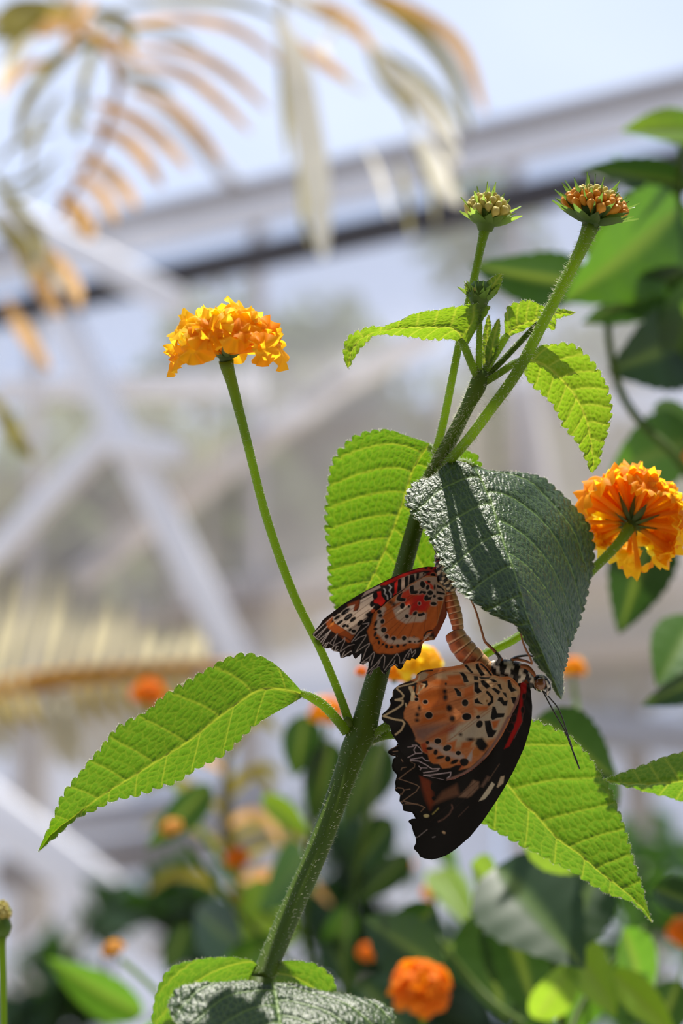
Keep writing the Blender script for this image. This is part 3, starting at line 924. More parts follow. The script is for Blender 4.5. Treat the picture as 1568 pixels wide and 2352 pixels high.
# smallest bud head
stem('flower_stalk', [(1098, 868, 56, 8), (1100, 790, 54, 7), (1101, 720, 52, 7), (1100, 695, 52, 12)], M['stalk'], plant, 40, 10, 0.0, 300, 6, M['hair'])
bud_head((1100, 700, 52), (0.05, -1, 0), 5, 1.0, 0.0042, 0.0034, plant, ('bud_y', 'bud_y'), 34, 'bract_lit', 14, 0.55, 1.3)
# little dried stub in the node
stem('node_stub', [(806, 1668, 20, 6), (800, 1655, 16, 7), (792, 1650, 14, 5)], M['stem'], plant, 12, 10)
stem('node_stub', [(852, 1690, 40, 9), (885, 1668, 30, 9), (905, 1650, 28, 7)], M['stalk'], plant, 14, 10, 0, 120, 7, M['hair'])

# ================================================================== BUTTERFLIES
class Crop:
    def __init__(s, ox, oy, k): s.o = np.array([ox, oy], float); s.k = k
    def __call__(s, text):
        a = np.array([[float(c) for c in w.split(',')] for w in text.split()])
        return s.o + a / s.k
    def e(s, x, y, rx, ry=None, ang=0): return (s.o[0] + x / s.k, s.o[1] + y / s.k, rx / s.k, (ry if ry else rx) / s.k, ang)
A_ = Crop(710, 1280, 7.84); B_ = Crop(860, 1280, 7.84); C_ = Crop(710, 1400, 7.84); D_ = Crop(860, 1400, 7.84)
E_ = Crop(870, 1510, 7.84); F_ = Crop(1040, 1490, 6.817); G_ = Crop(880, 1660, 7.84); H_ = Crop(930, 1780, 5.227); I_ = Crop(1020, 1640, 7.127)
J_ = Crop(960, 1270, 5.227)

def seg_dist(P, Q, closed=False):
    """distance of points P to polyline Q and the nearest point"""
    Q = np.asarray(Q)
    a = Q if closed else Q[:-1]
    b = np.roll(Q, -1, axis=0) if closed else Q[1:]
    best = np.full(len(P), 1e9); near = np.zeros_like(P)
    for p, q in zip(a, b):
        d = q - p
        t = np.clip(((P - p) @ d) / (d @ d + 1e-9), 0, 1)[:, None]
        c = p + t * d
        dd = np.hypot(*(P - c).T)
        m = dd < best
        best[m] = dd[m]; near[m] = c[m]
    return best, near

def inside(P, Q):
    x, y = P.T
    r = np.zeros(len(P), bool)
    for (x0, y0), (x1, y1) in zip(Q, np.roll(Q, -1, axis=0)):
        if y0 == y1: continue
        c = ((y0 > y) != (y1 > y)) & (x < (x1 - x0) * (y - y0) / (y1 - y0) + x0)
        r ^= c
    return r

class Paint:
    """colour pattern on the flat wing: shapes laid over each other"""
    def __init__(s, P, base): s.P = P; s.c = np.tile(np.asarray(base, float), (len(P), 1))
    def _put(s, idx, w, col):
        w = np.clip(w, 0, 1)[:, None]
        s.c[idx] = s.c[idx] * (1 - w) + np.asarray(col) * w
    def poly(s, Q, col, soft=0.8, a=1.0):
        lo, hi = Q.min(0) - soft * 2 - 1, Q.max(0) + soft * 2 + 1
        idx = np.where(((s.P >= lo) & (s.P <= hi)).all(1))[0]
        if len(idx) == 0: return
        p = s.P[idx]
        d, _ = seg_dist(p, Q, True)
        d = np.where(inside(p, Q), -d, d)
        s._put(idx, a * (0.5 - d / (2 * soft)), col)
    def line(s, Q, w, col, soft=0.7, a=1.0):
        lo, hi = Q.min(0) - w - 3, Q.max(0) + w + 3
        idx = np.where(((s.P >= lo) & (s.P <= hi)).all(1))[0]
        if len(idx) == 0: return
        d, _ = seg_dist(s.P[idx], Q)
        s._put(idx, a * (0.5 - (d - w / 2) / (2 * soft)), col)
    def ell(s, e, col, soft=0.8, a=1.0):
        x, y, rx, ry, ang = e
        R = max(rx, ry) + 4 * soft
        idx = np.where((np.abs(s.P[:, 0] - x) < R) & (np.abs(s.P[:, 1] - y) < R))[0]
        if len(idx) == 0: return
        t = math.radians(ang)
        u = (s.P[idx, 0] - x) * math.cos(t) + (s.P[idx, 1] - y) * math.sin(t)
        v = -(s.P[idx, 0] - x) * math.sin(t) + (s.P[idx, 1] - y) * math.cos(t)
        q = np.hypot(u / rx, v / ry)
        s._put(idx, a * (0.5 - (q - 1) * min(rx, ry) / (2 * soft)), col)

def wing_grid(Q, step=1.15):
    """dense sheet filling outline Q, its border snapped on the outline"""
    lo, hi = Q.min(0) - 2 * step, Q.max(0) + 2 * step
    nx, ny = ((hi - lo) / step).astype(int) + 2
    gx, gy = np.meshgrid(lo[0] + np.arange(nx) * step, lo[1] + np.arange(ny) * step)
    P = np.stack([gx.ravel(), gy.ravel()], 1)
    ins = inside(P, Q)
    i = (np.arange(ny - 1)[:, None] * nx + np.arange(nx - 1)[None]).ravel()
    quads = np.stack([i, i + 1, i + nx + 1, i + nx], 1)
    quads = quads[ins[quads].sum(1) >= 2]
    used = np.unique(quads)
    rm = np.full(len(P), -1); rm[used] = np.arange(len(used))
    P = P[used]; quads = rm[quads]; ins = ins[used]
    out = np.where(~ins)[0]
    _, near = seg_dist(P[out], Q, True)
    P[out] = near
    return P, quads

BLK = lin(16, 12, 12); BRN = lin(84, 44, 24); CRM = lin(222, 202, 182); CRMD = lin(190, 165, 145); ORG = lin(205, 112, 42)
RED = lin(205, 28, 18); REDO = lin(214, 66, 30); WHT = lin(225, 212, 205); ORP = lin(214, 140, 84)

def spots(pt, halo, hw, lst, soft=0.8):
    for e in lst:
        if halo is not None:
            pt.ell((e[0], e[1], e[2] + hw, e[3] + hw, e[4]), halo, 1.4, 0.75)
        pt.ell(e, BLK, soft)

# ---- upper butterfly ------------------------------------------------------------
fw1 = np.vstack([B_('1150,170 1050,172 950,165 800,190 650,230 500,290 300,370 150,445 0,520'),
                 A_('1000,612 850,697 700,792 580,862 440,972 310,1072 240,1132 200,1200 140,1272 70,1362 58,1392'),
                 C_('75,480 110,512 130,552 180,542 225,592 290,600 340,592 395,645 440,655 510,662 528,770 560,775 640,745 700,742 745,700 770,760 800,790 880,720'),
                 C_('1000,520 1120,300'), B_('200,960 600,640 1000,480 1130,380')])
hw1 = np.vstack([B_('1120,345 1000,330 930,330 860,365 750,425 640,485 560,552 480,622 380,682 260,772 150,872 10,975'),
                 A_('1170,992 1100,1064 1000,1140 940,1200 880,1310 815,1410 748,1510'),
                 C_('765,600 830,628 800,720 776,795 840,790 935,775 940,830 920,930 900,972 950,986 1050,930 1072,950 1062,1060 1018,1152 1060,1150 1085,1190 1130,1080 1230,1025 1272,1040 1300,1120 1345,1168'),
                 D_('190,1120 260,1040 330,995 370,1000 400,1050 440,1077 480,1040 510,960 560,890 620,915 640,870 715,890 770,840 810,770 820,690 840,610 880,565 980,545 1050,542 1090,480 1150,370 1200,270 1280,90'),
                 B_('1275,900 1262,780 1285,660 1285,580 1230,500 1130,450')])

def paint_fw1(P):
    pt = Paint(P, lin(30, 20, 18))
    pt.poly(B_('1150,165 950,165 800,195 500,295 150,450 100,500 200,500 340,440 420,400 600,320 760,270 900,240 1060,235 1090,330 1130,380 1060,420 940,420 860,360'), RED * .75, 2)
    pt.line(B_('1140,160 950,165 800,192 500,292 150,448 0,522'), 2.2, BLK, .8)
    pt.line(B_('1050,235 930,235 800,225 640,262'), 1.3, lin(200, 90, 70), .7, .6)
    pt.poly(B_('420,400 620,320 870,270 930,300 860,360 540,560 395,655'), CRMD, .8)
    for q in ('420,400 485,380 480,590 400,650', '545,350 605,330 600,510 540,560', '640,320 712,305 730,430 620,490', '755,290 805,285 795,380 750,410', '868,285 905,290 870,332', '865,375 940,320 935,395 890,400'):
        pt.poly(B_(q), BLK, .7)
    pt.ell(B_.e(1055, 325, 62, 56), lin(215, 120, 90), 1.2)
    pt.ell(B_.e(1050, 325, 46, 40), BLK)
    pt.ell(B_.e(925, 190, 30, 26), BLK); pt.ell(B_.e(1025, 195, 30, 20, -30), BLK)
    pt.poly(B_('360,470 420,400 400,650 335,690'), RED, .8)
    pt.poly(A_('1290,590 1400,500 1490,460 1535,500 1535,640 1480,710 1420,780 1370,785 1310,690'), BLK, .8)
    pt.line(A_('1440,505 1478,540 1440,600 1475,660 1470,720'), 3.6, lin(165, 160, 158), .9)
    pt.line(A_('1345,565 1370,600 1355,650 1405,700 1410,752'), 3.4, lin(165, 160, 158), .9)
    pt.poly(A_('1220,620 1290,610 1300,690 1370,785 1340,835 1290,880 1240,835 1160,822 1165,760 1230,710'), RED * .95, 1)
    pt.poly(A_('1000,625 1270,502 1285,548 1150,612 1030,672 930,730 990,652'), lin(160, 140, 132), 1)
    pt.poly(A_('690,850 900,760 900,880 840,950 720,990 560,1080 700,940'), lin(150, 72, 34), 2.5)
    pt.poly(A_('920,770 1150,650 1155,755 1120,800 1085,850 1110,905 1170,870 1130,940 1010,1030 1060,1070 970,1190 900,1300 850,1390 760,1390 700,1340 590,1270 480,1210 425,1120 430,1060 560,1000 640,930 720,880 820,850 800,930 790,980 870,960 900,900 915,820'), CRM, 1.2)
    for q in ('1140,690 900,840 560,1080 130,1440', '1120,800 900,960 640,1170 220,1490', '1090,930 800,1130 400,1440', '1060,1070 750,1300 560,1460'):
        pt.line(A_(q), 1.0, BRN, .7, .85)
    spots(pt, None, 0, [A_.e(1185, 690, 44, 66), A_.e(1130, 842, 38, 50)])
    pt.poly(A_('1150,910 1255,850 1270,900 1190,960'), BLK, 1)
    pt.ell(A_.e(1145, 965, 40, 34), lin(170, 70, 30), 2)
    pt.ell(A_.e(1050, 1030, 60, 26, -40), BLK, 3, .7)
    spots(pt, None, 0, [A_.e(650, 980, 98, 36, -38), A_.e(700, 1075, 94, 40, -38), A_.e(785, 1120, 66, 32, -38), A_.e(915, 1182, 66, 38, -45),
                        A_.e(500, 1085, 70, 26, -35), A_.e(465, 1040, 45, 20, -35), A_.e(545, 1175, 78, 26, -35), A_.e(628, 1232, 46, 26, -30), A_.e(690, 1240, 26, 28), A_.e(735, 1305, 32, 22, -40), A_.e(800, 1330, 42, 32)])
    pt.line(A_('650,1000 750,925'), 1.2, lin(150, 140, 135)); pt.line(A_('660,1100 740,1045'), 1.0, lin(150, 140, 135))
    pt.poly(A_('300,1160 420,1060 430,1100 370,1215 460,1190 590,1275 700,1345 770,1400 850,1390 780,1510 700,1540 560,1430 410,1330 320,1260'), lin(190, 98, 38), 1.6)
    pt.poly(A_('380,1200 450,1150 440,1210 370,1250'), lin(255, 160, 70), 1.5)  # highlight painted into the orange band
    for q in ('75,1395 250,1215', '110,1440 330,1235 140,1470', '160,1500 390,1310', '75,1370 420,1070'):
        pt.line(A_(q), 1.1, WHT, .6, .9)
    for q in ('220,570 390,362 250,590', '370,602 510,430 430,632', '440,645 590,565 645,495 640,570 556,745', '545,772 700,655 830,620', '75,470 130,520 230,590', '340,590 440,655 520,662'):
        pt.line(C_(q), 1.4, WHT, .6, .9)
    pt.line(C_('500,430 560,480 650,500 740,560'), 3, lin(60, 30, 20), 1.5, .8)
    return pt.c

def paint_hw1(P):
    pt = Paint(P, ORG)
    n = np.sin(P[:, 0] * .35 + P[:, 1] * .2) * .05
    pt.c *= (1 + n)[:, None]
    pt.poly(B_('860,365 1130,345 1280,560 1270,690 1235,780 1120,795 1105,880 1005,880 1000,780 880,720 780,680 680,640 640,520'), CRMD, 1.5)
    pt.poly(B_('370,790 400,690 480,625 560,560 700,470 640,640 480,800 300,880'), CRMD, 2)
    pt.poly(B_('490,640 640,560 640,660 780,690 920,650 900,790 1010,780 1000,880 930,980 780,970 700,1015 600,1060 640,900 560,870 540,820 470,740'), REDO, 2.5)
    pt.poly(B_('700,740 780,680 900,660 890,780 960,830 900,950 780,960 690,1000 650,960'), RED, 4)
    pt.poly(B_('880,420 960,430 1060,520 1060,590 1000,560 930,480'), REDO, 1.5)
    pt.poly(B_('330,930 430,860 600,880 640,905 620,1035 690,1045 780,1015 940,1005 925,1110 850,1165 700,1165 560,1195 400,1115 350,990'), CRM * .85, 2.5)
    pt.line(np.vstack([A_('1330,930 1270,1060 1240,1200 1240,1330'), D_('110,420 190,520 270,575 390,585 520,575 640,545 760,560')]), 13, CRM * .85, 2.5, .9)
    # radiating veins
    for q in ('1000,440 560,750 140,1010', '900,560 350,940 -60,1205', '780,780 400,1052 0,1332', '790,880 420,1172 -20,1562', '790,905 500,1180 60,1660', '780,930 560,1225 250,1650', '760,1010 660,1335 540,1650', '950,880 910,1165 870,1500', '1130,790 1122,1210', '1120,440 1110,700', '1285,640 1240,790 1180,1010 1120,1215'):
        pt.line(B_(q), 1.0, lin(120, 62, 30), .7, .85)
    pt.line(B_('1120,450 1230,510 1280,590 1270,700 1235,790 1180,1010 1125,1200'), 2.2, lin(205, 165, 110), .8)
    pt.line(B_('1120,345 930,330 750,425 560,555 380,685 150,875 10,975'), 2.6, lin(190, 130, 85), .8)
    pt.poly(B_('1240,790 1268,700 1290,1040 1110,1410 1050,1500 970,1490 1040,1310 1120,1215 1180,1010'), lin(140, 68, 34), 1)
    for q in ('775,1012 840,1010 880,985 912,1030 860,1052 800,1068 780,1050', '1112,602 1200,625 1262,642 1268,672 1200,672 1112,655', '1118,490 1200,530 1262,590 1262,628 1200,565 1118,545',
              '898,700 955,660 970,720 1042,702 1010,762 920,784 890,752', '640,520 700,502 712,600 775,600 778,642 730,666 650,662 632,600', '488,632 512,618 466,722 560,742 552,788 490,798 398,778 394,740 430,670',
              '798,650 830,603 920,608 934,640 900,672 860,642 800,668'):
        q = B_(q); c = q.mean(0)
        pt.poly(c + (q - c) * 1.12, CRM * .9, 1.2, .7); pt.poly(q, BLK, .7)
    spots(pt, CRM * .9, 1.3, [B_.e(500, 875, 42, 56, 10), B_.e(618, 885, 20, 28), B_.e(580, 1062, 36, 38, -30), B_.e(728, 1010, 46, 30, -40), B_.e(805, 830, 22, 28), B_.e(1062, 835, 56, 32, 5), B_.e(1180, 742, 58, 29, 8),
                              B_.e(1000, 640, 55, 44), B_.e(1076, 700, 30, 28), B_.e(865, 490, 48, 66, -15), B_.e(955, 542, 32, 50, 15),
                              A_.e(1315, 1155, 34, 44, 20), A_.e(1340, 1308, 50, 46, -30), D_.e(215, 486, 36, 40, 20), D_.e(345, 520, 40, 36), D_.e(530, 516, 40, 42, 30)])
    spots(pt, None, 0, [B_.e(85, 980, 40, 38), B_.e(105, 1052, 36, 30, -30), B_.e(975, 440, 32, 22, 30), B_.e(1080, 540, 18, 50), A_.e(1195, 1190, 22, 58, 25), A_.e(1190, 1290, 36, 24, -15), A_.e(1185, 1385, 24, 50, 20), A_.e(1220, 1455, 36, 22),
                        D_.e(78, 592, 22, 38), D_.e(150, 625, 26, 18, -30), D_.e(212, 662, 28, 38, -10), D_.e(308, 676, 36, 24, -20), D_.e(418, 656, 32, 30), D_.e(535, 640, 38, 18, -30), D_.e(635, 580, 30, 22), D_.e(725, 585, 14), D_.e(815, 570, 46, 18, -20)], 1.0)
    pt.ell(B_.e(290, 810, 42, 36), BLK, 3, .8); pt.ell(B_.e(345, 850, 36, 34), BLK, 3, .8)
    pt.ell(D_.e(710, 490, 20, 18), BRN); pt.ell(D_.e(710, 490, 9), CRM)
    blk = np.vstack([A_('1170,985 1130,1110'), C_('1120,230 1040,390 1070,480 1085,570 1140,650 1155,730 1210,785 1290,800'), D_('110,785 200,795 300,805 420,785 520,742 600,702 700,702 790,682 835,600'),
                     D_('1000,800 700,1200 100,1300'), C_('900,1250 600,900 650,500'), A_('900,1150')])
    pt.poly(blk, BLK, 2.2)
    for q in ('960,262 1075,238 1060,280 900,410 750,600', '820,562 900,502 1025,455 1010,500 880,690 850,755', '835,770 1000,655 1085,605 1075,650 1030,705 960,890', '945,955 1080,855 1165,765 1175,800 1150,880 1110,1010', '1030,1140 1200,985 1335,815 1362,850 1355,920 1340,1050', '1085,1165 1130,1085 1230,1028 1268,1040', '1300,1110 1330,1150', '1230,1010 1275,920', '1075,930 1110,850', '940,960 1050,935'):
        pt.line(C_(q), 1.5, WHT * .85, .6, .95)
    for q in ('180,1090 300,925 405,790 445,850 455,970', '490,970 560,830 655,705 668,790 735,725 738,770 680,850', '260,1040 340,980 370,905', '365,975 410,1020', '600,870 625,790'):
        pt.line(D_(q), 1.5, WHT * .85, .6, .95)
    pt.poly(D_('885,470 1010,420 1000,470 880,560'), CRMD, 1); pt.line(D_('890,480 940,400 1030,375'), 3.4, BLK); pt.line(D_('880,590 970,510'), 1.4, BLK); pt.line(D_('870,560 960,480'), 1.2, WHT)
    pt.poly(D_('980,480 1060,400 1080,480 1040,540'), lin(50, 32, 20), 2)
    pt.poly(D_('985,500 1040,490 1040,540 985,545'), lin(180, 150, 110), 1.5, .8)
    return pt.c

# ---- lower butterfly ------------------------------------------------------------
fw2 = np.vstack([F_('1085,480 1150,485 1190,540 1218,660 1240,900 1232,1100 1192,1300 1110,1562'), I_('1430,0 1400,250 1300,550 1150,900 1000,1180 850,1430')[3:],
                 H_('930,560 780,742 620,882 520,952 430,987 340,1007 250,992 200,970 180,932 130,882 125,858 152,800 150,750 120,680 95,590 58,552 72,526 150,520 130,480 105,440 0,420'),
                 G_('380,1500 370,1460 320,1400 332,1290 240,1200 252,1130 242,1060 280,930 200,832 185,760 210,640 262,590 170,575 108,522 132,472 262,408 280,360'), F_('300,1200 700,700 900,520')])
hw2 = np.vstack([F_('640,415 540,290 450,205 380,195 180,235 0,275'), E_('1330,158 900,208 770,240 690,290 660,370 560,420 350,500 270,570 245,620 245,700 190,760 210,830 170,920 58,1020 48,1110 100,1170 190,1220 215,1300 230,1380 300,1460'),
                 G_('160,200 220,310 262,340 280,430 300,500 380,590 438,640 480,690 620,762 650,852 720,905 712,950 900,992 1090,1032 1140,1042 1300,1012 1450,932 1560,862'),
                 I_('300,1012 450,922 600,802 720,682 850,502 950,352 1050,152 1110,0'), F_('965,960 1025,840 1052,700 1050,620 1010,540 930,462 850,430 760,440')])

def paint_fw2(P):
    pt = Paint(P, lin(12, 9, 9))
    pt.poly(F_('1085,480 1150,555 1145,680 1090,760 1090,880 1070,1040 1085,1140 1000,1290 880,1530 800,1568 920,1300 985,1130 1035,900 1055,700 1055,560'), lin(190, 14, 14), 1.6)
    pt.line(F_('1110,900 1095,1030 1080,1150 960,1400'), 1.2, lin(150, 110, 105), .8, .7)
    spots(pt, lin(120, 60, 60), 1, [F_.e(1108, 745, 24, 46), F_.e(1092, 960, 28, 52), F_.e(955, 1090, 36, 60, 10), F_.e(900, 1230, 50, 70, 20)])
    pt.poly(F_('1095,470 1180,470 1180,540 1110,540'), lin(150, 70, 30), 2)
    pt.poly(I_('560,1430 780,1110 830,1150 740,1300 660,1395'), lin(225, 215, 190), .9)
    pt.poly(I_('858,1195 925,1020 985,1010 965,1130 880,1205'), lin(215, 195, 165), 1.2)
    pt.line(I_('900,820 800,970 720,1100'), 2, lin(120, 95, 75), .9, .8)
    pt.poly(I_('230,1360 400,1180 470,1080 570,1110 560,1210 440,1340 380,1370'), lin(150, 120, 98), 2.6)
    pt.poly(I_('590,1190 700,1010 748,1030 640,1200'), lin(120, 96, 82), 2.4)
    pt.poly(H_('320,360 450,200 620,110 650,240 500,290 380,340'), lin(125, 86, 62), 5)
    pt.poly(H_('200,40 300,90 330,200 345,330 300,410 250,300 205,150'), lin(140, 62, 26), 6)
    pt.poly(G_('650,960 830,1040 860,1200 760,1260 700,1100'), lin(140, 60, 24), 3)
    pt.ell(H_.e(372, 140, 66, 60), BLK); pt.ell(H_.e(345, 280, 25, 25), BLK)
    pt.line(H_('400,560 460,530 530,470 570,400 560,360'), 3.5, lin(120, 90, 78), 1.4)
    pt.line(H_('640,500 760,380'), 2, lin(110, 85, 75), 1.2, .7)
    pt.line(H_('330,470 400,400'), 3, lin(170, 160, 90), 1.2); pt.ell(H_.e(255, 490, 34, 22), lin(215, 205, 150), 1)
    pt.ell(H_.e(465, 690, 22, 16, 30), lin(210, 180, 140), 1.2); pt.line(H_('160,740 265,655'), 2, lin(150, 140, 135), .8); pt.line(H_('330,750 360,740'), 2.4, lin(130, 125, 125), 1)
    for q in ('480,690 570,740 560,800 420,900 280,1010 440,1062 600,1120 645,1155 590,1240 350,1410 520,1452 680,1492 755,1535', '320,850 340,812 410,800', '240,1168 350,1180 372,1222 330,1292', '370,1212 480,1195', '130,480 260,410', '175,520 260,510', '120,560 250,600', '325,660 350,700'):
        pt.line(G_(q), 1.9, lin(165, 135, 110), .8, .9)
    pt.line(H_('0,345 150,350 235,390 190,440'), 1.8, lin(150, 120, 95), .8)
    for q in ('1000,0 700,300 420,560', '880,60 640,260 300,560', '1050,60 860,320'):
        pt.line(H_(q), 1.0, lin(48, 30, 24), .7, .8)
    return pt.c

def paint_hw2(P):
    pt = Paint(P, ORP)
    n = np.sin(P[:, 0] * .3 + P[:, 1] * .8) * .05
    pt.c *= (1 + n)[:, None]
    pt.poly(F_('-200,300 300,230 640,415 1050,620 1060,700 965,960 700,1300 500,1500 0,1568 100,1250 350,1100 330,850 330,700 100,600 -100,600 -300,420'), lin(216, 182, 140), 5)
    pt.poly(F_('-60,1250 550,1000 700,760 850,900 820,1050 700,1390 250,1430 -80,1500'), lin(208, 194, 170), 6)
    for q in ('700,690 900,565 1180,540 1260,760 1200,960 950,990 800,960', '900,440 1100,385 1560,380 1560,520 1150,530 1000,500', '800,1050 1200,990 1250,1100 1000,1180 700,1230', '720,560 1000,300 1560,200 1560,120 900,215 760,300'):
        pt.poly(E_(q), ORG, 3.5, .75)
    for q in ('170,620 320,560 330,720 180,770', '310,900 570,890 530,965 400,985', '590,1130 740,1110 690,1230 630,1270', '-100,420 120,400 150,540 -60,560', '-100,1480 60,1420 0,1700 -100,1700', '140,1470 330,1430 260,1560 120,1568'):
        pt.poly(F_(q), lin(214, 122, 58), 2.5, .85)
    pt.poly(E_('620,1270 1000,1200 1260,1190 900,1440 820,1530 650,1460'), lin(150, 112, 98), 9)
    pt.poly(E_('1270,1230 1400,1210 1350,1330 1000,1440 900,1470'), lin(180, 90, 56), 5, .8)
    pt.poly(G_('670,390 760,360 810,560 720,520'), lin(190, 80, 34), 2); pt.poly(G_('810,580 900,555 1000,690 900,735 830,680'), lin(210, 120, 50), 2)
    pt.poly(G_('1010,745 1200,690 1240,760 1080,825'), lin(215, 130, 60), 2); pt.poly(I_('180,840 260,790 330,880 240,910'), lin(205, 110, 60), 2)
    pt.line(G_('860,410 1000,440 1130,540 1300,600 1400,620'), 15, lin(205, 182, 168), 3, .8)
    pt.poly(I_('350,760 420,640 480,560 440,780'), lin(200, 190, 185), 2)
    for q in ('200,380 600,440', '0,370 200,365 420,430 610,435', '700,545 450,690 300,770 0,820', '600,920 480,990 200,1000 0,1010', '620,940 100,1330 -100,1450', '480,990 380,1060 -60,1440', '-200,720 0,660 340,540 700,545', '640,415 540,290 450,205'):
        pt.line(F_(q), 1.0, lin(165, 98, 62), .8, .8)
    for q in ('640,1270 900,1200 1250,1040 1560,900', '700,700 1000,520 1560,500', '720,960 1100,860 1560,720', '830,1500 1300,1240 1500,1050'):
        pt.line(E_(q), 1.0, lin(165, 92, 56), .8, .7)
    pt.line(F_('640,415 560,300 450,205 380,195 180,235 0,275 -200,305'), 2.4, lin(205, 135, 85), .8)
    polys = ['165,250 215,245 325,382 285,385 240,340', '350,240 400,220 412,290 505,410 440,432 362,310', '98,370 160,368 212,430 248,520 170,530 150,440', '12,615 60,618 125,680 135,750 65,742 50,690', '322,425 392,428 398,492 328,490',
             '333,520 400,530 402,610 455,672 385,708 332,660', '430,500 482,492 592,590 530,632 450,560', '600,620 650,608 745,670 712,722', '385,768 405,820 478,872 340,852 333,800', '718,760 772,758 802,820 860,808 842,895 790,892 740,832 693,810',
             '618,900 662,908 692,1010 812,1012 792,1072 690,1084 620,1122 588,1080', '493,1130 582,1122 622,1270 692,1280 620,1388 550,1388 508,1260', '852,490 892,488 932,600 1002,652 912,682 858,602', '903,755 992,758 992,850 960,882 930,842',
             '395,440 600,445 560,470 440,475', '570,480 640,475 700,520 640,530', '690,560 740,550 770,640 740,640', '770,680 830,690 850,780 800,730']
    for q in polys:
        q = F_(q); c = q.mean(0)
        pt.poly(c + (q - c) * 1.1, lin(222, 205, 178), 1.4, .6); pt.poly(q, BLK, .8)
    pt.line(F_('440,240 510,300 595,410'), 4.6, BLK); pt.line(F_('535,680 612,765 612,830 560,872'), 6.4, BLK)
    pt.ell(F_.e(530, 818, 18), lin(150, 110, 60), 1)
    spots(pt, lin(222, 200, 172), 1.2, [F_.e(190, 847, 50, 54), F_.e(215, 1065, 72, 55), F_.e(395, 1070, 32, 28, -30), F_.e(415, 1182, 50, 60, 25), E_.e(835, 800, 44, 38), E_.e(900, 1042, 66, 62), E_.e(675, 755, 36, 32),
                                    G_.e(980, 332, 62, 50), G_.e(1150, 455, 76, 54, -20), G_.e(1350, 545, 48, 40)])
    spots(pt, None, 0, [E_.e(1205, 477, 20, 24), G_.e(795, 355, 32), G_.e(830, 465, 60, 28), G_.e(940, 532, 36, 50, 15), G_.e(1025, 622, 78, 28, -12), G_.e(1160, 652, 48, 52), G_.e(1280, 702, 78, 34, -25), G_.e(1430, 690, 54, 44, -20), I_.e(330, 790, 70, 60, -30)], 1.0)
    for e in (E_.e(1185, 612, 40, 44), E_.e(1195, 722, 44, 60), E_.e(1265, 912, 54, 66, -20), E_.e(1320, 1102, 54, 58), E_.e(725, 912, 34, 52), E_.e(690, 1032, 38, 40), E_.e(685, 1132, 40, 32), F_.e(120, 1345, 28, 26), F_.e(275, 1420, 62, 28)):
        pt.ell(e, lin(40, 24, 20), 2.6, .9)
    pt.poly(I_('530,400 620,385 720,520 650,610 560,590 505,480'), BLK, 3)
    pt.ell(I_.e(520, 630, 62, 66, 20), lin(205, 130, 60), 2)
    # dark margins
    pt.poly(np.vstack([G_('480,300 600,340 660,390 705,525 800,572 830,690 900,738 1000,742 1065,828 1200,815 1300,765 1420,760'), I_('240,920 420,880 600,720 740,540 640,760 420,990 0,1150'), G_('700,1100 380,700 200,300')]), BLK, 1.6)
    pt.poly(E_('350,495 560,420 640,430 700,470 650,520 560,520 600,720 520,850 480,900 445,1000 450,1100 520,1170 600,1300 660,1450 640,1568 200,1568 -20,1100 245,560'), lin(18, 14, 14), 1.6)
    pt.poly(E_('740,440 870,415 885,500 825,565 830,490'), BLK, 1); pt.line(E_('660,520 640,640 690,700'), 5, BLK, 1)
    pt.poly(E_('700,290 800,250 900,300 830,400 720,440'), lin(190, 165, 130), 1.5, .8)
    pt.line(E_('690,300 770,250 960,235'), 3.4, BLK); pt.line(E_('720,440 830,390 1000,300 1200,240'), 1.2, lin(120, 75, 50))
    for q, w in (('330,535 600,470 700,420 735,330', 2.8), ('320,560 400,630 445,690 420,735 300,765', 3.8), ('300,765 430,780 425,840 340,910 80,1058 300,1120 420,1135 460,1190 400,1310 300,1390', 4.4), ('565,545 615,650 600,760', 8.5), ('730,510 715,640 690,660', 2.5), ('760,480 830,490 740,590', 3), ('250,610 245,700', 2), ('180,820 205,850 160,920', 2), ('480,830 490,880', 3)):
        pt.line(E_(q), w, lin(222, 200, 160), .9)
    for q, w in (('440,628 580,552 548,490 600,408', 2), ('490,660 700,622 760,682 825,690', 2.2), ('490,680 640,692 760,752 880,832 1010,825 965,862 720,902', 2.4), ('715,945 850,942 1215,892 1205,960 1150,1000', 2.6), ('720,952 900,992 1090,1032', 1.6), ('640,782 682,822 652,862', 2), ('680,812 790,815', 1.4), ('580,552 695,546', 2), ('520,405 600,405 660,460 700,522', 1.8), ('440,440 540,430', 1.4), ('1140,1042 1300,1012 1450,932 1568,860', 2)):
        pt.line(G_(q), w, lin(205, 188, 192), .7)
    pt.line(np.vstack([I_('60,1078 300,985 500,850 700,650 850,430 950,250 1040,60'), F_('905,1050 970,900 1030,740')]), 6.5, lin(158, 122, 112), 1.4, .85)
    pt.line(np.vstack([I_('80,1090 300,1005 460,915 610,795 730,675 860,490 960,340 1060,140'), F_('965,960 1025,840 1050,700')]), 1.6, lin(170, 90, 66), .7)
    return pt.c

def wing(name, Q, paint, zf, parent, mat, dx=0, dy=0, dz=0, shared=None):
    if shared is None:
        P, quads = wing_grid(Q)
        c = paint(P) * 0.78
        shared = (P, quads, c)
    P, quads, c = shared
    z = zf(P[:, 0], P[:, 1])
    V = np.stack([P[:, 0] + dx, P[:, 1] + dy, z + dz], 1)
    part(name, W(V), [quads], mat, parent, col=c)
    return shared

def ripple(x, y, bx, by, amp=1.2, k=26):
    a = np.arctan2(y - by, x - bx)
    return amp * np.sin(a * k) * np.clip(np.hypot(x - bx, y - by) / 150, 0, 1)

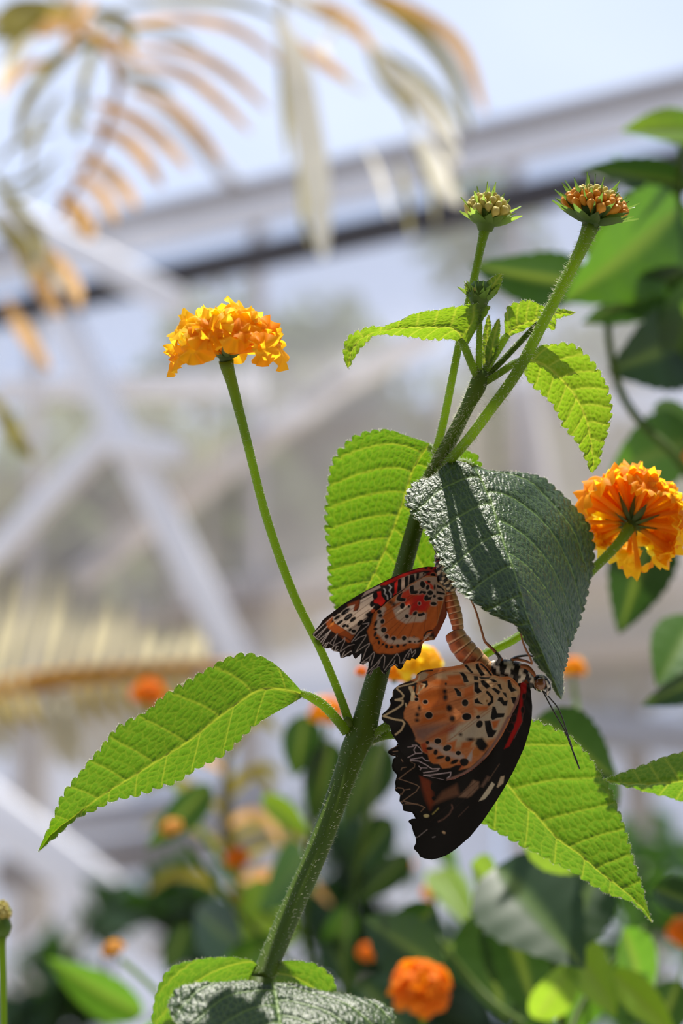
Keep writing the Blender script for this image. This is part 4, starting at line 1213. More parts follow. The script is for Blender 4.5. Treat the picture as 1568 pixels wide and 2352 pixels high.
def body(name, pts, parent, colf, n=60, sides=20, seg=0, depth=0.06, flat=1.0):
    S = crom(pts, n)
    R = S[:, 3].copy()
    u = np.linspace(0, 1, n)
    if seg:
        f = (u * seg) % 1
        R = R * (1 + depth * np.sin(np.pi * f) ** 0.6 - depth)
    R = R * np.sqrt(np.clip(1 - np.clip((0.05 - u) / 0.05, 0, 1) ** 2 * .9, .02, 1)) * np.sqrt(np.clip(1 - np.clip((u - 0.94) / 0.06, 0, 1) ** 2 * .9, .02, 1))
    V, fs = tube(S[:, :3], R, sides)
    T, N, B = frames(S[:, :3])
    uu = np.repeat(u, sides)
    C = np.repeat(S[:, :3], sides, axis=0)
    rel = (V[:len(C)] - C) / (np.repeat(R, sides)[:, None] + 1e-6)
    col = colf(uu, rel)
    col = np.vstack([col, col[:1], col[-1:]])
    return part(name, W(V), fs, M['body'], parent, col=col)

def blend(a, b, w):
    w = np.clip(w, 0, 1)[:, None]
    return a * (1 - w) + b * w

def abdomen_col(side, seg, dorsal):
    def f(u, rel):
        s = rel @ np.array(side)                    # +1 on the flank that shows plain orange
        c = blend(lin(196, 158, 112)[None] * np.ones((len(u), 3)), lin(186, 98, 48)[None], (s + 0.15) * 3)
        fr = (u * seg) % 1
        c = blend(c, lin(70, 42, 26)[None], np.exp(-((fr - .02) / .06) ** 2) * .8)
        c = blend(c, lin(226, 200, 165)[None], np.exp(-((fr - .9) / .07) ** 2) * .7)
        d = rel @ np.array(dorsal)
        c = blend(c, lin(66, 48, 38)[None], np.exp(-((d - .5) / .16) ** 2) * (np.abs(fr - .5) < .3) * .8)
        return c
    return f

def stripes(axis, n, w=0.5, extra=None, dark=lin(22, 17, 16), light=lin(214, 204, 188), ph=0.0, ang=1.2):
    def f(u, rel):
        k = u * n + ang * (rel @ np.array(axis)) + ph
        k = k + .16 * np.sin(9 * rel[:, 0] + 5 * u) + .14 * np.sin(7 * rel[:, 1] - 4 * rel[:, 2] + 11 * u)
        s = np.sin(2 * np.pi * k)
        c = blend(np.tile(dark, (len(u), 1)), light[None], (s - (1 - 2 * w)) * 4)
        if extra is not None:
            col, lo, hi = extra
            c = blend(c, col[None], ((u > lo) & (u < hi)) * .85)
        return c
    return f

def leg(name, pts, parent, mats=('chitin_orange',)):
    S = crom(pts, 30)
    V, fs = tube(S[:, :3], S[:, 3], 8)
    return part(name, W(V), fs, M[mats[0]], parent)

def tuft(parent, C, R, n, L, mat):
    """short bristles on head and thorax"""
    d = rng.normal(size=(n, 3)); d /= np.linalg.norm(d, axis=1)[:, None]
    base = np.array(C) + d * np.array(R)
    tip = base + (d + rng.normal(0, .3, (n, 3))) * L * (0.5 + rng.random((n, 1)))
    s = rng.normal(size=(n, 3)); s /= np.linalg.norm(s, axis=1)[:, None]
    V = np.stack([base + s * .4, base - s * .4, tip], 1).reshape(-1, 3)
    return part('bristle', W(V), [np.arange(n * 3).reshape(n, 3)], mat, parent, kind='stuff', smooth=False)

# upper butterfly
b1 = thing('butterfly', 'smaller orange butterfly with red wing base, upper one of the mating pair', 'butterfly', W(np.array([1030, 1350, 0])), 'mating butterflies')
z1 = lambda x, y: -8 + 0.06 * (1030 - x) * 0.4 + 0.02 * (y - 1350) + ripple(x, y, 1010, 1330, 1.4, 22)
z1f = lambda x, y: -4 + 0.06 * (1030 - x) * 0.4 + 0.02 * (y - 1350) + ripple(x, y, 1010, 1330, 1.4, 22)
sf = wing('forewing', fw1, paint_fw1, z1f, b1, M['wing'])
sh = wing('hindwing', hw1, paint_hw1, z1, b1, M['wing'], dz=-3)
wing('forewing', fw1, None, z1f, b1, M['wing'], dx=4, dy=13, dz=18, shared=sf)
wing('hindwing', hw1, None, z1, b1, M['wing'], dx=3, dy=1, dz=14, shared=sh)
body('abdomen', [(1031, 1352, 4, 11), (1035.5, 1373, 4, 15), (1040, 1392, 4, 16.5), (1046, 1415, 4, 16), (1050, 1433, 5, 14.5), (1052, 1450, 6, 13)], b1, abdomen_col((-.9, 0, -.3), 7, (.8, 0, -.5)), 90, 22, 7, 0.07)
body('thorax', [(1006, 1288, 8, 9), (1012, 1300, 6, 15), (1020, 1318, 4, 20), (1029, 1340, 4, 20), (1034, 1362, 4, 13)], b1, stripes((1, .4, 0), 5, .42, light=lin(190, 170, 140)), 50, 20)
body('head', [(1002, 1272, 10, 6), (1006, 1282, 9, 9), (1010, 1292, 8, 9), (1013, 1300, 8, 6)], b1, stripes((1, 0, 0), 3, .35, (RED * .7, .55, .8)), 24, 16)
leg('antenna', [(1003, 1275, 8, 1.6), (990, 1240, 20, 1.3), (984, 1200, 30, 1.3), (982, 1170, 36, 2.0)], b1, ('chitin_dark',))
leg('antenna', [(1008, 1274, 8, 1.6), (1016, 1246, 50, 1.3), (1024, 1220, 90, 1.3), (1030, 1195, 125, 2.0)], b1, ('chitin_dark',))
leg('leg', [(1028, 1318, -6, 2.5), (1046, 1322, -16, 2.2), (1052, 1334, -24, 1.8), (1044, 1345, -30, 1.4)], b1, ('chitin_orange',))
leg('leg', [(1032, 1330, -6, 2.5), (1050, 1336, -14, 2.2), (1060, 1350, -20, 1.8), (1056, 1362, -40, 1.4)], b1, ('chitin_orange',))
tuft(b1, (1028, 1345, 4), (18, 18, 18), 160, 6, M['hair'])

# lower butterfly
b2 = thing('butterfly', 'larger spotted orange and black butterfly hanging below the dark leaf, head at right', 'butterfly', W(np.array([1150, 1545, 0])), 'mating butterflies')
z2 = lambda x, y: -30 + 0.05 * (1150 - x) + 0.035 * (y - 1545) + ripple(x, y, 1160, 1550, 1.6, 24)
z2f = lambda x, y: -16 + 0.02 * (1150 - x) + 0.03 * (y - 1545) + ripple(x, y, 1170, 1550, 1.2, 24)
sf = wing('forewing', fw2, paint_fw2, z2f, b2, M['wing'])
sh = wing('hindwing', hw2, paint_hw2, z2, b2, M['wing'])
wing('forewing', fw2, None, z2f, b2, M['wing'], dx=-4, dy=2, dz=42, shared=sf)
wing('hindwing', hw2, None, z2, b2, M['wing'], dx=4, dy=6, dz=48, shared=sh)
body('abdomen', [(1041, 1448, 6, 21), (1050, 1468, 6, 25.5), (1067, 1493, 6, 27.5), (1090, 1513, 6, 25), (1113, 1532, 6, 20), (1134, 1543, 6, 16)], b2, abdomen_col((-.75, .5, -.3), 6, (.6, -.5, -.6)), 100, 24, 6, 0.09)
body('thorax', [(1122, 1536, 8, 16), (1140, 1538, 8, 24), (1162, 1543, 8, 29), (1184, 1551, 8, 31), (1206, 1560, 8, 25), (1222, 1566, 8, 18), (1230, 1569, 8, 12)], b2, stripes((.2, -.9, -.5), 4.2, .42, ang=.75), 70, 24)
hd2 = body('head', [(1222, 1566, 8, 12), (1232, 1567, 8, 18), (1244, 1570, 8, 19.5), (1254, 1574, 8, 15), (1259, 1577, 8, 7)], b2, stripes((0, -1, 0), 2.0, .3, ang=.5), 30, 20)
for zz, xx in ((-6, 1240), (23, 1246)):
    a = np.linspace(0, math.pi, 17); bb = np.linspace(0, 2 * math.pi, 24, endpoint=False)
    V = np.stack([np.outer(np.sin(a), np.cos(bb)) * 13.5 + xx, np.outer(np.sin(a), np.sin(bb)) * 14.5 + 1571, np.outer(np.cos(a), np.ones(24)) * 12 + zz], -1).reshape(-1, 3)
    part('eye', W(V), [grid_faces(17, 24, True)], M['eye'], hd2)
for zz in (-4, 16):
    body('palp', [(1250, 1558, zz, 3.5), (1257, 1568, zz, 5), (1260, 1580, zz, 5), (1258, 1590, zz, 3.5), (1256, 1598, zz, 1.5)], hd2, stripes((-1, 0, 0), 0.2, .4, ang=.4, light=lin(225, 220, 215)), 24, 12)
K2 = Crop(850, 1460, 3.015)
def antenna2(text, z):
    q = K2(text)
    r = np.interp(np.linspace(0, 1, len(q)), [0, .7, .92, 1], [1.7, 1.6, 2.6, 1.4])
    leg('antenna', np.hstack([q, np.linspace(z[0], z[1], len(q))[:, None], r[:, None]]), b2, ('chitin_dark',))
antenna2('1188,372 1240,470 1290,560 1345,655 1390,770 1425,860 1450,925', (0, -10))
antenna2('1195,378 1250,440 1295,495 1330,570 1352,640 1375,715 1398,775', (12, 30))
def leg2(text, crop, z, r, mats):
    q = crop(text)
    r = np.interp(np.linspace(0, 1, len(q)), np.linspace(0, 1, len(r)), r)
    z = np.interp(np.linspace(0, 1, len(q)), np.linspace(0, 1, len(z)), z)
    leg('leg', np.hstack([q, z[:, None], r[:, None]]), b2, mats)
leg2('1000,1290 965,1230 900,1160 815,1080 795,1050 775,980 735,840 690,690 650,600 630,560', J_, [-4, -20, -40, -60], [4.5, 3.6, 3, 2.6, 2.2, 1.8], ('chitin_orange',))
leg2('930,165 1000,165 1110,185 1200,215 1235,230 1225,185 1195,110 1150,30 1110,-60 1085,-140 1062,-235 1050,-300', F_, [-6, -30, -60, -90, -112, -122], [4, 3, 2.6, 2.4, 2.2, 1.8], ('chitin_orange',))
leg2('920,170 990,130 1080,112 1180,105 1250,118', F_, [4, -30, -60, -80], [4, 3, 2.6, 2.2], ('chitin_dark',))
leg2('1060,270 1140,280 1200,320 1260,390 1285,430', F_, [-16, -22, -24], [5, 6, 5, 3], ('chitin_orange',))
leg2('700,230 730,170 710,110 660,60', F_, [-18, -30, -30], [6, 4, 3], ('chitin_dark',))
tuft(b2, (1246, 1564, 8), (16, 14, 14), 200, 6, M['hair'])
tuft(b2, (1165, 1542, 8), (34, 28, 26), 220, 5, M['hair'])

# ================================================================== PLANTS IN THE BACKGROUND
def bg_leaf_mesh(name, seed, wide=0.30, droop=0.12):
    """unit leaf along +Y, face up +Z"""
    nu, nv = 26, 9
    u = np.linspace(0, 1, nu)
    v = np.linspace(-1, 1, nv)
    w = wide * np.sin(np.pi * u ** 0.72) ** 0.85 * (1 - 0.12 * u)
    tooth = 1 + 0.05 * np.sin(u * 60) * (u > .12)
    X = (w * tooth)[:, None] * v[None]
    Y = u[:, None] + 0 * X
    Z = -droop * u[:, None] ** 2 + 0.35 * np.abs(X) - 0.5 * np.abs(X) ** 2 + 0.003 * np.sin(u * 34)[:, None] * np.abs(v)[None]
    vein = np.exp(-(v / .12) ** 2)[None] * np.ones((nu, 1))
    return np_mesh(name, np.stack([X, Y, Z], -1).reshape(-1, 3), [grid_faces(nu, nv)], attrs={'vein': vein.ravel() * .6})

BGL = {}
for key in ('leaf_bg', 'leaf_bg_bright', 'leaf_bg_dark'):
    me = bg_leaf_mesh('leaf', 1); me.materials.append(M[key]); BGL[key] = me

def bgleaf(parent, b, t, w, roll, key):
    """b, t: (px, py, depth m) of base and tip; w: half width relative to length 0.30; roll about its midrib"""
    P, Q = atd(*b), atd(*t)
    d = Q - P
    L = np.linalg.norm(d)
    y = d / L
    toc = CAM - (P + Q) / 2; toc /= np.linalg.norm(toc)
    z = toc - y * (toc @ y); z /= np.linalg.norm(z)
    x = np.cross(y, z)
    c, s = math.cos(roll), math.sin(roll)
    x2, z2 = c * x + s * z, -s * x + c * z
    o = bpy.data.objects.new('leaf', BGL[key])
    COL.objects.link(o)
    o.parent = parent
    m = Matrix(((x2[0] * L * w / .3, y[0] * L, z2[0] * L), (x2[1] * L * w / .3, y[1] * L, z2[1] * L), (x2[2] * L * w / .3, y[2] * L, z2[2] * L))).to_4x4()
    m.translation = Vector([float(k) for k in (P - origin(parent))])
    o.matrix_local = m
    return o

def bgstem(parent, pts, name='stem', mat='stem'):
    """pts rows: px, py, depth, radius (px at that depth)"""
    R = np.array([[*atd(a, b, d), r * d / F] for a, b, d, r in pts])
    S = crom(R, 24)
    V, fs = tube(S[:, :3], S[:, 3], 8)
    return part(name, V, fs, M[mat], parent)

def bg_head(parent, c, rpx, key, axis=(0, -1, -.3), tmax=1.5):
    """out-of-focus umbel: its florets in one part"""
    C = atd(*c)
    X, Y, Z = axes(axis)
    R = rpx * c[2] / F
    th, ph = dirs(34, tmax, rpx)
    src = floret_mesh('tmp', 5, 4, True)
    n = len(src.vertices)
    co = np.empty(n * 3, np.float32); src.vertices.foreach_get('co', co); co = co.reshape(-1, 3)
    f = np.array([list(p.vertices) for p in src.polygons])
    bpy.data.meshes.remove(src)
    Vs, Fs = [], []
    sc_ = R / 0.0098
    for k in range(len(th)):
        d = np.sin(th[k]) * (np.cos(ph[k]) * X + np.sin(ph[k]) * Y) + math.cos(th[k]) * Z * .85
        m = np.array(frame_to(d, k * 1.7))
        Vs.append((co * sc_ * (.9 + .2 * rng.random())) @ m.T + C); Fs.append(f + k * n)
    hd = part('flower_head', np.vstack(Vs), [np.vstack(Fs)], M[key], parent, kind='stuff')
    V, fs = tube(np.array([C - Z * R * .5, C - Z * R * .1, C + Z * R * .35]), np.array([.1, .22, .4]) * R, 10)
    part('receptacle', V, fs, M['bract'], hd)
    return hd

def bg_plant(label, foot, root, group='lantana bushes behind the shoot'):
    """foot: (px, py, depth) of the lowest visible point; root: a cane runs from there down to the ground"""
    P = atd(*foot)
    t = thing('lantana_bush', label, 'bush', (P[0], P[1] + .05, 0), group)
    S = crom(np.array([[P[0], P[1] + .05, 0, .006], [P[0] + .01, P[1] + .04, P[2] * .6, .005], [*P, root * foot[2] / F]]), 20)
    V, fs = tube(S[:, :3], S[:, 3], 8)
    part('cane', V, fs, M['stem'], t)
    return t

K, BR, DK = 'leaf_bg', 'leaf_bg_bright', 'leaf_bg_dark'
# bush at the right, rising past the bud stalks
t = bg_plant('tall leafy bush at the right edge, behind the bud heads', (1700, 1500, .86), 14)
bgstem(t, [(1700, 1500, .86, 13), (1660, 1250, .87, 12), (1560, 1060, .88, 12), (1480, 980, .89, 11), (1425, 900, .90, 10), (1400, 800, .90, 9), (1395, 740, .90, 9)])
bgstem(t, [(1660, 1250, .87, 12), (1600, 900, .92, 11), (1560, 600, .94, 11), (1565, 300, .95, 9)])
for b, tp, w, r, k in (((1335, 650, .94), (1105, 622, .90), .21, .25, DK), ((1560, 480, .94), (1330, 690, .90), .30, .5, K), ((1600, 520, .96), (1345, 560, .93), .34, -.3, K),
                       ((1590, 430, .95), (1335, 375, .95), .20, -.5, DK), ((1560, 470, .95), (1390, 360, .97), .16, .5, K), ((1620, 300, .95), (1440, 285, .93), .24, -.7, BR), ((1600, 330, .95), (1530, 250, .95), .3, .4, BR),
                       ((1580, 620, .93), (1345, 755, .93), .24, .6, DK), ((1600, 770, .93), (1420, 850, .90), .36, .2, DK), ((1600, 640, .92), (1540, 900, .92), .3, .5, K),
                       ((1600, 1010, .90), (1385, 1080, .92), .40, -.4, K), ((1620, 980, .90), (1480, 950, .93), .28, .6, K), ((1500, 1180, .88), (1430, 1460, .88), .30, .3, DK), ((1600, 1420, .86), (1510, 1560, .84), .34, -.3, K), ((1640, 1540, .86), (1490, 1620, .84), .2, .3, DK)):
    bgleaf(t, b, tp, w, r, k)
bg_head(t, (1600, 1062, .9), 46, 'petal_d')

# near leaf reaching in from the right
t = bg_plant('lantana cane just outside the right edge with one green leaf reaching in', (1760, 1960, .60), 24)
bgstem(t, [(1760, 1960, .60, 20), (1745, 1850, .60, 14), (1720, 1785, .605, 9), (1690, 1770, .605, 8)])
leaf(np.array([(1700, 1772, 240), (1600, 1790, 220), (1500, 1800, 210), (1430, 1798, 205), (1384, 1790, 205)]),
     np.array([(1700, 1768, 240), (1650, 1715, 200), (1590, 1722, 190), (1530, 1738, 188), (1480, 1758, 190), (1430, 1776, 196), (1384, 1790, 205)]),
     np.array([(1700, 1776, 240), (1650, 1850, 280), (1590, 1845, 270), (1530, 1830, 255), (1480, 1818, 240), (1430, 1804, 220), (1384, 1791, 205)]), M['leaf'], t, 3, 26, 7, 7, .9, seed=61)

# bush low at the right
t = bg_plant('dense dark bush at the bottom right below the long drooping leaf', (1300, 2420, .84), 12)
for pts in ([(1300, 2420, .84, 11), (1280, 2250, .85, 9), (1240, 2100, .86, 7)], [(1300, 2420, .84, 11), (1340, 2300, .86, 9), (1480, 2130, .88, 6)], [(1290, 2400, .84, 9), (1130, 2300, .88, 8), (1000, 2150, .9, 6)]):
    bgstem(t, pts)
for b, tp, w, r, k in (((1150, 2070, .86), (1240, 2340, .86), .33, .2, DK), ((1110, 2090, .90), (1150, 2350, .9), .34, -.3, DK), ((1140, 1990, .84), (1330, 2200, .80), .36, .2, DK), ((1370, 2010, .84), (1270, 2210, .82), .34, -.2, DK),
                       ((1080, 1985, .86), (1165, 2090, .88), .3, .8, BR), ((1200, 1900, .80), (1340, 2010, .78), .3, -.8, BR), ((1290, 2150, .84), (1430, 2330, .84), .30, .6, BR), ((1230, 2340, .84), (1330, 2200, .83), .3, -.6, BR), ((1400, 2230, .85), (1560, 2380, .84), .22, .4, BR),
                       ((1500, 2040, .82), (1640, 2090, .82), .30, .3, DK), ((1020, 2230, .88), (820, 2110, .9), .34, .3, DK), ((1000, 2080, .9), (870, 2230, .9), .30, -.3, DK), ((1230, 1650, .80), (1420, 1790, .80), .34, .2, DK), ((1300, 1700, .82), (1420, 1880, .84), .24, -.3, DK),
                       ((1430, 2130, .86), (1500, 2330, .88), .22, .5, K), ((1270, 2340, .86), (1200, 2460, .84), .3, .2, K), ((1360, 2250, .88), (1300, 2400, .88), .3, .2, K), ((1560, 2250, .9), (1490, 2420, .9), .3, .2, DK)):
    bgleaf(t, b, tp, w, r, k)
bgstem(t, [(1010, 2500, .85, 8), (985, 2420, .85, 7), (968, 2330, .85, 7)], 'flower_stalk', 'stalk')
bg_head(t, (965, 2275, .85), 88, 'petal_d', (0, -.8, -.6), 1.7)
bg_head(t, (1575, 2150, 1.0), 55, 'petal_d'); bg_head(t, (1315, 1540, 1.0), 38, 'petal_o')
bgstem(t, [(1315, 1560, 1.0, 5), (1330, 1680, .98, 6), (1340, 1900, .95, 6), (1340, 2200, .88, 7)], 'flower_stalk', 'stalk')
bgstem(t, [(1575, 2170, 1.0, 5), (1560, 2260, .97, 6), (1480, 2400, .9, 7)], 'flower_stalk', 'stalk')

# bush in the middle, right behind the main stem
t = bg_plant('tangled bush with orange umbels in the middle, directly behind the main stem', (800, 2450, 1.05), 10)
for pts in ([(800, 2450, 1.05, 9), (790, 2200, 1.06, 8), (840, 1900, 1.08, 7), (900, 1640, .80, 6), (945, 1560, .72, 6)], [(800, 2450, 1.05, 9), (700, 2150, 1.1, 8), (730, 1800, 1.1, 6), (752, 1670, 1.1, 5)], [(800, 2450, 1.05, 9), (960, 2200, 1.1, 7), (1000, 2060, 1.1, 6)],
            [(790, 2300, 1.05, 8), (640, 2190, 1.1, 7), (520, 2060, 1.1, 7), (425, 1940, 1.1, 6)]):
    bgstem(t, pts)
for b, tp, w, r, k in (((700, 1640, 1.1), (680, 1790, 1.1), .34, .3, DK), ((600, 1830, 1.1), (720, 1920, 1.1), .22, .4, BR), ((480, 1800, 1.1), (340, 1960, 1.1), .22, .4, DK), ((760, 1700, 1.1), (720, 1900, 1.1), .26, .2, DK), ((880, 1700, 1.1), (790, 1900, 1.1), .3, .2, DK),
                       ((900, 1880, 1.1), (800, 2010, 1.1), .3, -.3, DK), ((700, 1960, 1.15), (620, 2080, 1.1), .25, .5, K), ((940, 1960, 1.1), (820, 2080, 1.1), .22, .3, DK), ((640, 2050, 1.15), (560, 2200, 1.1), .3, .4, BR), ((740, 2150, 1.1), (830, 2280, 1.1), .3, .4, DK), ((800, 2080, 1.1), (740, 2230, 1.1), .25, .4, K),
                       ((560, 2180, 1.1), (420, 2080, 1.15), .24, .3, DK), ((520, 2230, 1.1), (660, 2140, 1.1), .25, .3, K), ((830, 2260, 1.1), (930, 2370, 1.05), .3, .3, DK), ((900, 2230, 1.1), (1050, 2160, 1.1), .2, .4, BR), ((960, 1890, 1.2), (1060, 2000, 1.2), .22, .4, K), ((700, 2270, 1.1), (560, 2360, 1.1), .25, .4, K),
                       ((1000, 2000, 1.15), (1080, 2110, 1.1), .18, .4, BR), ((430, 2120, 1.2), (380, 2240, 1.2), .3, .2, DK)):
    bgleaf(t, b, tp, w, r, k)
for c, r, k in (((965, 1535, .70), 66, 'petal_y'), ((905, 1545, .71), 50, 'petal_o'), ((830, 1545, .75), 18, 'petal_d'), ((752, 1640, 1.05), 52, 'petal_o'), ((340, 1598, 1.30), 50, 'petal_d'), ((545, 1975, 1.15), 36, 'petal_d'), ((930, 1990, 1.2), 26, 'petal_d'), ((990, 2055, 1.15), 30, 'petal_o'), ((845, 2190, 1.2), 30, 'petal_d'), ((600, 2030, 1.2), 20, 'petal_d')):
    bg_head(t, c, r, k)
bgstem(t, [(340, 1620, 1.3, 5), (400, 1800, 1.25, 6), (560, 2050, 1.15, 7), (700, 2150, 1.1, 7)], 'flower_stalk', 'stalk')
bg_head(t, (398, 1908, 1.08), 34, 'bud_o', (-.35, -.8, -.3), 1.1)

# small shoots at the lower left
t = bg_plant('thin shoot with an orange bud head at the lower left', (480, 2420, .95), 8)
bgstem(t, [(480, 2420, .95, 8), (390, 2310, .96, 7), (330, 2250, .96, 7), (278, 2205, .96, 7)], 'flower_stalk', 'stalk')
bg_head(t, (262, 2188, .96), 36, 'bud_o', (-.3, -.9, -.2), 1.1)
bgleaf(t, (330, 2330, 1.1), (100, 2210, 1.1), .22, .4, K)
bgleaf(t, (400, 2340, .96), (300, 2420, .96), .3, .4, K)
bg_head(t, (232, 2315, 1.25), 30, 'petal_d')
bgstem(t, [(232, 2330, 1.25, 5), (300, 2420, 1.2, 5), (400, 2480, 1.1, 6)], 'flower_stalk', 'stalk')
t = bg_plant('slender stalk with a pale bud head at the left edge, in fair focus', (10, 2480, .66), 8)
bgstem(t, [(10, 2480, .66, 8), (8, 2300, .66, 8), (4, 2170, .66, 9), (5, 2145, .66, 12)], 'flower_stalk', 'stalk')
C0 = (5, 2145, 800)
bud_head(C0, (0.0, -1, 0), 26, 1.0, 0.0030, 0.0080, t, ('bud_y', 'bud_y'), 14, 'bract_lit', 3, .7, .9)

# ================================================================== PALMS
def strip_mesh(pts, wmid, mat, parent, name='leaflet', fold=0.25, droop=(0, 0, -1)):
    """palm leaflet: folded tapering blade along pts (px, py, depth), width in px"""
    R = np.array([atd(*p) for p in pts])
    S = crom(R, 22)
    u = np.linspace(0, 1, 22)
    dm = np.mean([p[2] for p in pts])
    w = wmid * dm / F * (np.sin(np.pi * np.clip(u * .92 + .06, 0, 1)) ** .6) * .5
    T = np.gradient(S, axis=0); T /= np.linalg.norm(T, axis=1)[:, None]
    toc = CAM - S; toc /= np.linalg.norm(toc, axis=1)[:, None]
    X = np.cross(T, toc); X /= np.linalg.norm(X, axis=1)[:, None]
    N = np.cross(X, T)
    V = np.concatenate([S + X * w[:, None] - N * (w * fold)[:, None], S, S - X * w[:, None] - N * (w * fold)[:, None]])
    f = []
    n = 22
    for c in (0, 1):
        for i in range(n - 1):
            f.append((c * n + i, c * n + i + 1, (c + 1) * n + i + 1, (c + 1) * n + i))
    return part(name, V, [np.array(f)], M[mat], parent)

def q(text, d0, d1):
    a = [[float(c) / 1.4 for c in w.split(',')] for w in text.split()]
    return [(x, y, d0 + (d1 - d0) * k / (len(a) - 1)) for k, (x, y) in enumerate(a)]

P0 = atd(-300, 300, 1.9)
palm = thing('palm', 'yellowing feather palm arching across the top left of the glasshouse', 'palm', (P0[0], P0[1], 0))
V, fs = tube(np.array([(P0[0], P0[1], 0), (P0[0] + .01, P0[1], .9), (P0[0], P0[1], P0[2] - .1), (P0[0], P0[1], P0[2] + .15)]), [.04, .035, .03, .012], 10)
part('trunk', V, fs, M['bark'], palm)
def rachis(pts, r, mat='palm_o'):
    R = np.array([[*atd(a, b, d), r * d / F * k] for (a, b, d), k in zip(pts, np.linspace(1.2, .5, len(pts)))])
    S = crom(R, 30)
    V, fs = tube(S[:, :3], S[:, 3], 8)
    return part('rachis', V, fs, M[mat], palm)
rachis([(-300, 250, 1.9), (-60, 60, 1.8), (150, 60, 1.75), (270, 160, 1.7), (230, 330, 1.7), (130, 500, 1.72)], 12)
rachis([(-300, 230, 1.9), (100, -200, 1.85), (450, -120, 1.8), (700, 10, 1.75), (830, 80, 1.72), (890, 150, 1.7), (960, 230, 1.7), (1015, 310, 1.7), (1045, 430, 1.7)], 15, 'palm_p')
rachis([(-300, 230, 1.9), (50, -250, 1.9), (400, -220, 1.85), (620, -60, 1.8), (660, 150, 1.78), (700, 320, 1.78), (735, 480, 1.78)], 10, 'palm_p')
ARCS = [('380,20 560,0 760,10 900,60', 26, 'palm'), ('400,82 560,60 700,75 800,120 905,205', 30, 'palm_y'), ('430,152 600,168 740,242 860,352', 34, 'palm_y'), ('430,200 590,240 700,322 805,425', 34, 'palm_y'), ('420,292 540,338 640,430 715,520', 34, 'palm_y'),
        ('300,330 430,382 530,462 605,545', 40, 'palm_y'), ('290,400 400,450 470,520 520,600', 42, 'palm_y'), ('250,500 330,540 400,610 440,670', 44, 'palm_y'), ('230,560 300,600 350,660 370,720', 40, 'palm_y'), ('190,620 245,680 275,730 290,770', 62, 'palm_y'),
        ('400,100 480,90 560,110 640,150', 18, 'palm'), ('360,250 430,250 500,270 560,310', 20, 'palm'), ('350,60 300,170 270,260 250,400', 30, 'palm'), ('330,120 230,160 150,220 110,300', 34, 'palm'), ('280,60 160,60 60,110 20,200', 40, 'palm'), ('300,100 330,130 390,140 440,200', 30, 'palm_y'),
        ('240,40 130,20 40,30 -20,80', 46, 'palm'), ('230,170 140,250 80,350 60,480', 36, 'palm'), ('300,40 350,50 400,80 430,150', 44, 'palm'), ('260,0 200,50 160,90 110,110', 50, 'palm_y'), ('300,0 270,60 230,100 220,170', 40, 'palm_y'), ('200,300 140,380 110,450 90,560', 24, 'palm'), ('280,330 250,360 240,400 260,440', 34, 'palm'),
        ('150,0 90,50 40,90 -30,120', 60, 'palm'), ('120,100 60,160 20,230 0,330', 40, 'palm_p'), ('180,200 100,210 40,250 0,310', 30, 'palm_y'), ('180,420 100,440 40,470 -20,540', 16, 'palm'), ('190,500 120,560 40,590 -20,600', 18, 'palm'), ('160,560 100,620 50,640 -20,650', 16, 'palm'),
        ('960,0 1050,30 1130,80 1200,160', 46, 'palm_y'), ('1180,-30 1350,50 1480,160 1560,360', 44, 'palm_y'), ('1160,-20 1330,90 1450,230 1510,420', 40, 'palm'), ('1220,160 1330,230 1420,320 1480,410', 26, 'palm'), ('1100,60 1040,160 1100,250 1180,300', 22, 'palm_p'), ('1180,150 1230,260 1300,340 1330,420', 26, 'palm'),
        ('890,40 945,190 985,400 1020,600 1040,830', 86, 'palm_p'), ('1230,200 1330,300 1420,410 1470,520', 64, 'palm_p'), ('1340,440 1390,520 1430,600 1480,660', 56, 'palm_p'), ('940,120 1010,180 1080,230 1120,250', 34, 'palm_y'), ('900,60 910,250 920,400 930,520', 26, 'palm'), ('960,500 970,620 980,720 1000,790', 24, 'palm'),
        ('1280,520 1300,600 1310,680 1320,760', 20, 'palm'), ('1180,480 1210,540 1230,600 1260,700', 18, 'palm_p'), ('1330,450 1360,530 1390,620 1400,720', 16, 'palm'), ('-20,560 60,680 120,760 160,900', 40, 'palm'), ('150,800 200,860 240,920 260,1000', 40, 'palm_y'), ('60,800 110,880 160,960 190,1020', 50, 'palm_y'), ('90,720 130,800 190,900 250,940', 40, 'palm_p'),
        ('-30,700 20,740 80,800 100,900', 46, 'palm'), ('20,960 60,1040 110,1120 160,1190', 44, 'palm_y'), ('-30,1270 20,1350 60,1420 110,1480', 50, 'palm')]
for k, (tx, w, mt) in enumerate(ARCS):
    dd = 1.62 + .16 * ((k * 7) % 5) / 5
    strip_mesh(q(tx, dd + .05, dd - .05), w / 1.4 * 1.15, mt, palm)

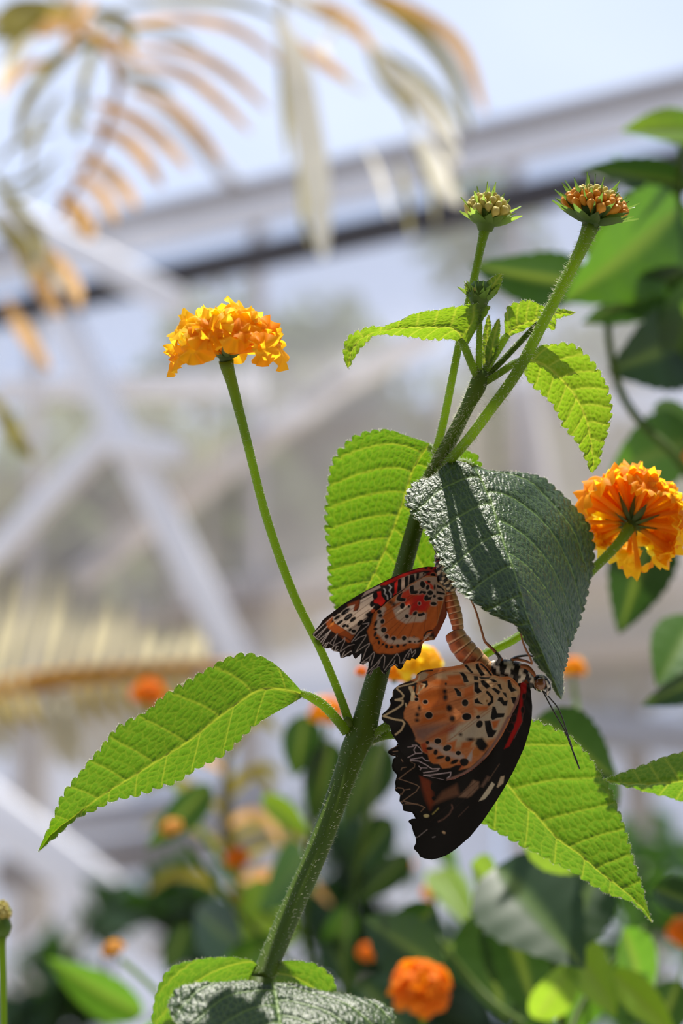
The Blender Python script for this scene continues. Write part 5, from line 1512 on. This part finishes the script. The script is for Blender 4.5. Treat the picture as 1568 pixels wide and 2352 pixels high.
P1 = atd(-420, 1700, 2.2)
palm2 = thing('palm', 'low palm frond with orange rib and pale upright leaflets at the left', 'palm', (P1[0], P1[1], 0))
V, fs = tube(np.array([(P1[0], P1[1], 0), (P1[0] + .01, P1[1], .6), (P1[0], P1[1], P1[2] - .05), (P1[0], P1[1], P1[2] + .1)]), [.035, .03, .025, .01], 10)
part('trunk', V, fs, M['bark'], palm2)
R = np.array([[*atd(a, b, d), r * d / F] for a, b, d, r in ((-420, 1720, 2.2, 26), (-150, 1630, 2.1, 25), (0, 1580, 2.05, 24), (170, 1555, 2.0, 22), (350, 1540, 2.0, 18), (480, 1532, 2.0, 14), (560, 1530, 2.0, 8))])
S = crom(R, 40)
V, fs = tube(S[:, :3], S[:, 3], 10)
part('rachis', V, fs, M['palm_o'], palm2)
for k in range(15):
    x0 = -70 + 38 * k
    y0 = np.interp(x0, [-150, 0, 170, 350, 560], [1630, 1580, 1555, 1540, 1530])
    x1 = x0 + 62 - 4 * k + 12 * math.sin(k * 2.1)
    y1 = 1290 + 12 * k + 24 * math.sin(k * 1.3)
    strip_mesh([(x0, y0, 2.02), ((x0 * 2 + x1) / 3, (2 * y0 + y1) / 3, 2.0), ((x0 + 2 * x1) / 3 + 4, (y0 + 2 * y1) / 3, 1.98), (x1, y1, 1.98)], 26, 'palm_d', palm2)
for k in range(13):
    x0 = -60 + 40 * k
    y0 = np.interp(x0, [-150, 0, 170, 350, 560], [1640, 1590, 1565, 1550, 1535])
    strip_mesh([(x0, y0, 2.02), (x0 + 8, y0 + 35, 2.0), (x0 + 18, y0 + 65, 1.98), (x0 + 40 + 14 * (k == 4), y0 + 100 + (90 if k in (4, 5) else 0), 1.98)], 28 if k not in (4, 5) else 44, 'palm_l' if k not in (4, 5) else 'palm_d', palm2)

# yellow-green palm seedling behind the node
P2 = atd(640, 2500, 1.5)
palm3 = thing('palm', 'yellow-green young palm between the left leaf and the main stem', 'palm', (P2[0], P2[1], 0))
S = crom(np.array([[P2[0], P2[1], 0, .02], [P2[0], P2[1], P2[2] * .6, .015], [*atd(560, 2200, 1.5), .006], [*atd(520, 1900, 1.5), .004], [*atd(520, 1680, 1.5), .002]]), 30)
V, fs = tube(S[:, :3], S[:, 3], 8)
part('rachis', V, fs, M['palm'], palm3)
for k in range(12):
    y0 = 2060 - 32 * k
    x0 = np.interp(y0, [1680, 1900, 2200], [520, 520, 560])
    sgn = 1 if k % 3 else -1
    x1 = x0 + sgn * (200 - 8 * k + 40 * math.sin(k * 2.3))
    dy = 60 * math.sin(k * 1.7)
    strip_mesh([(x0, y0, 1.5), (x0 + (x1 - x0) * .4, y0 - 45 + dy * .3, 1.48), (x0 + (x1 - x0) * .75, y0 - 50 + dy * .7, 1.46), (x1, y0 - 10 + dy, 1.44)], 26, ('palm', 'palm_y')[k % 4 == 1], palm3)
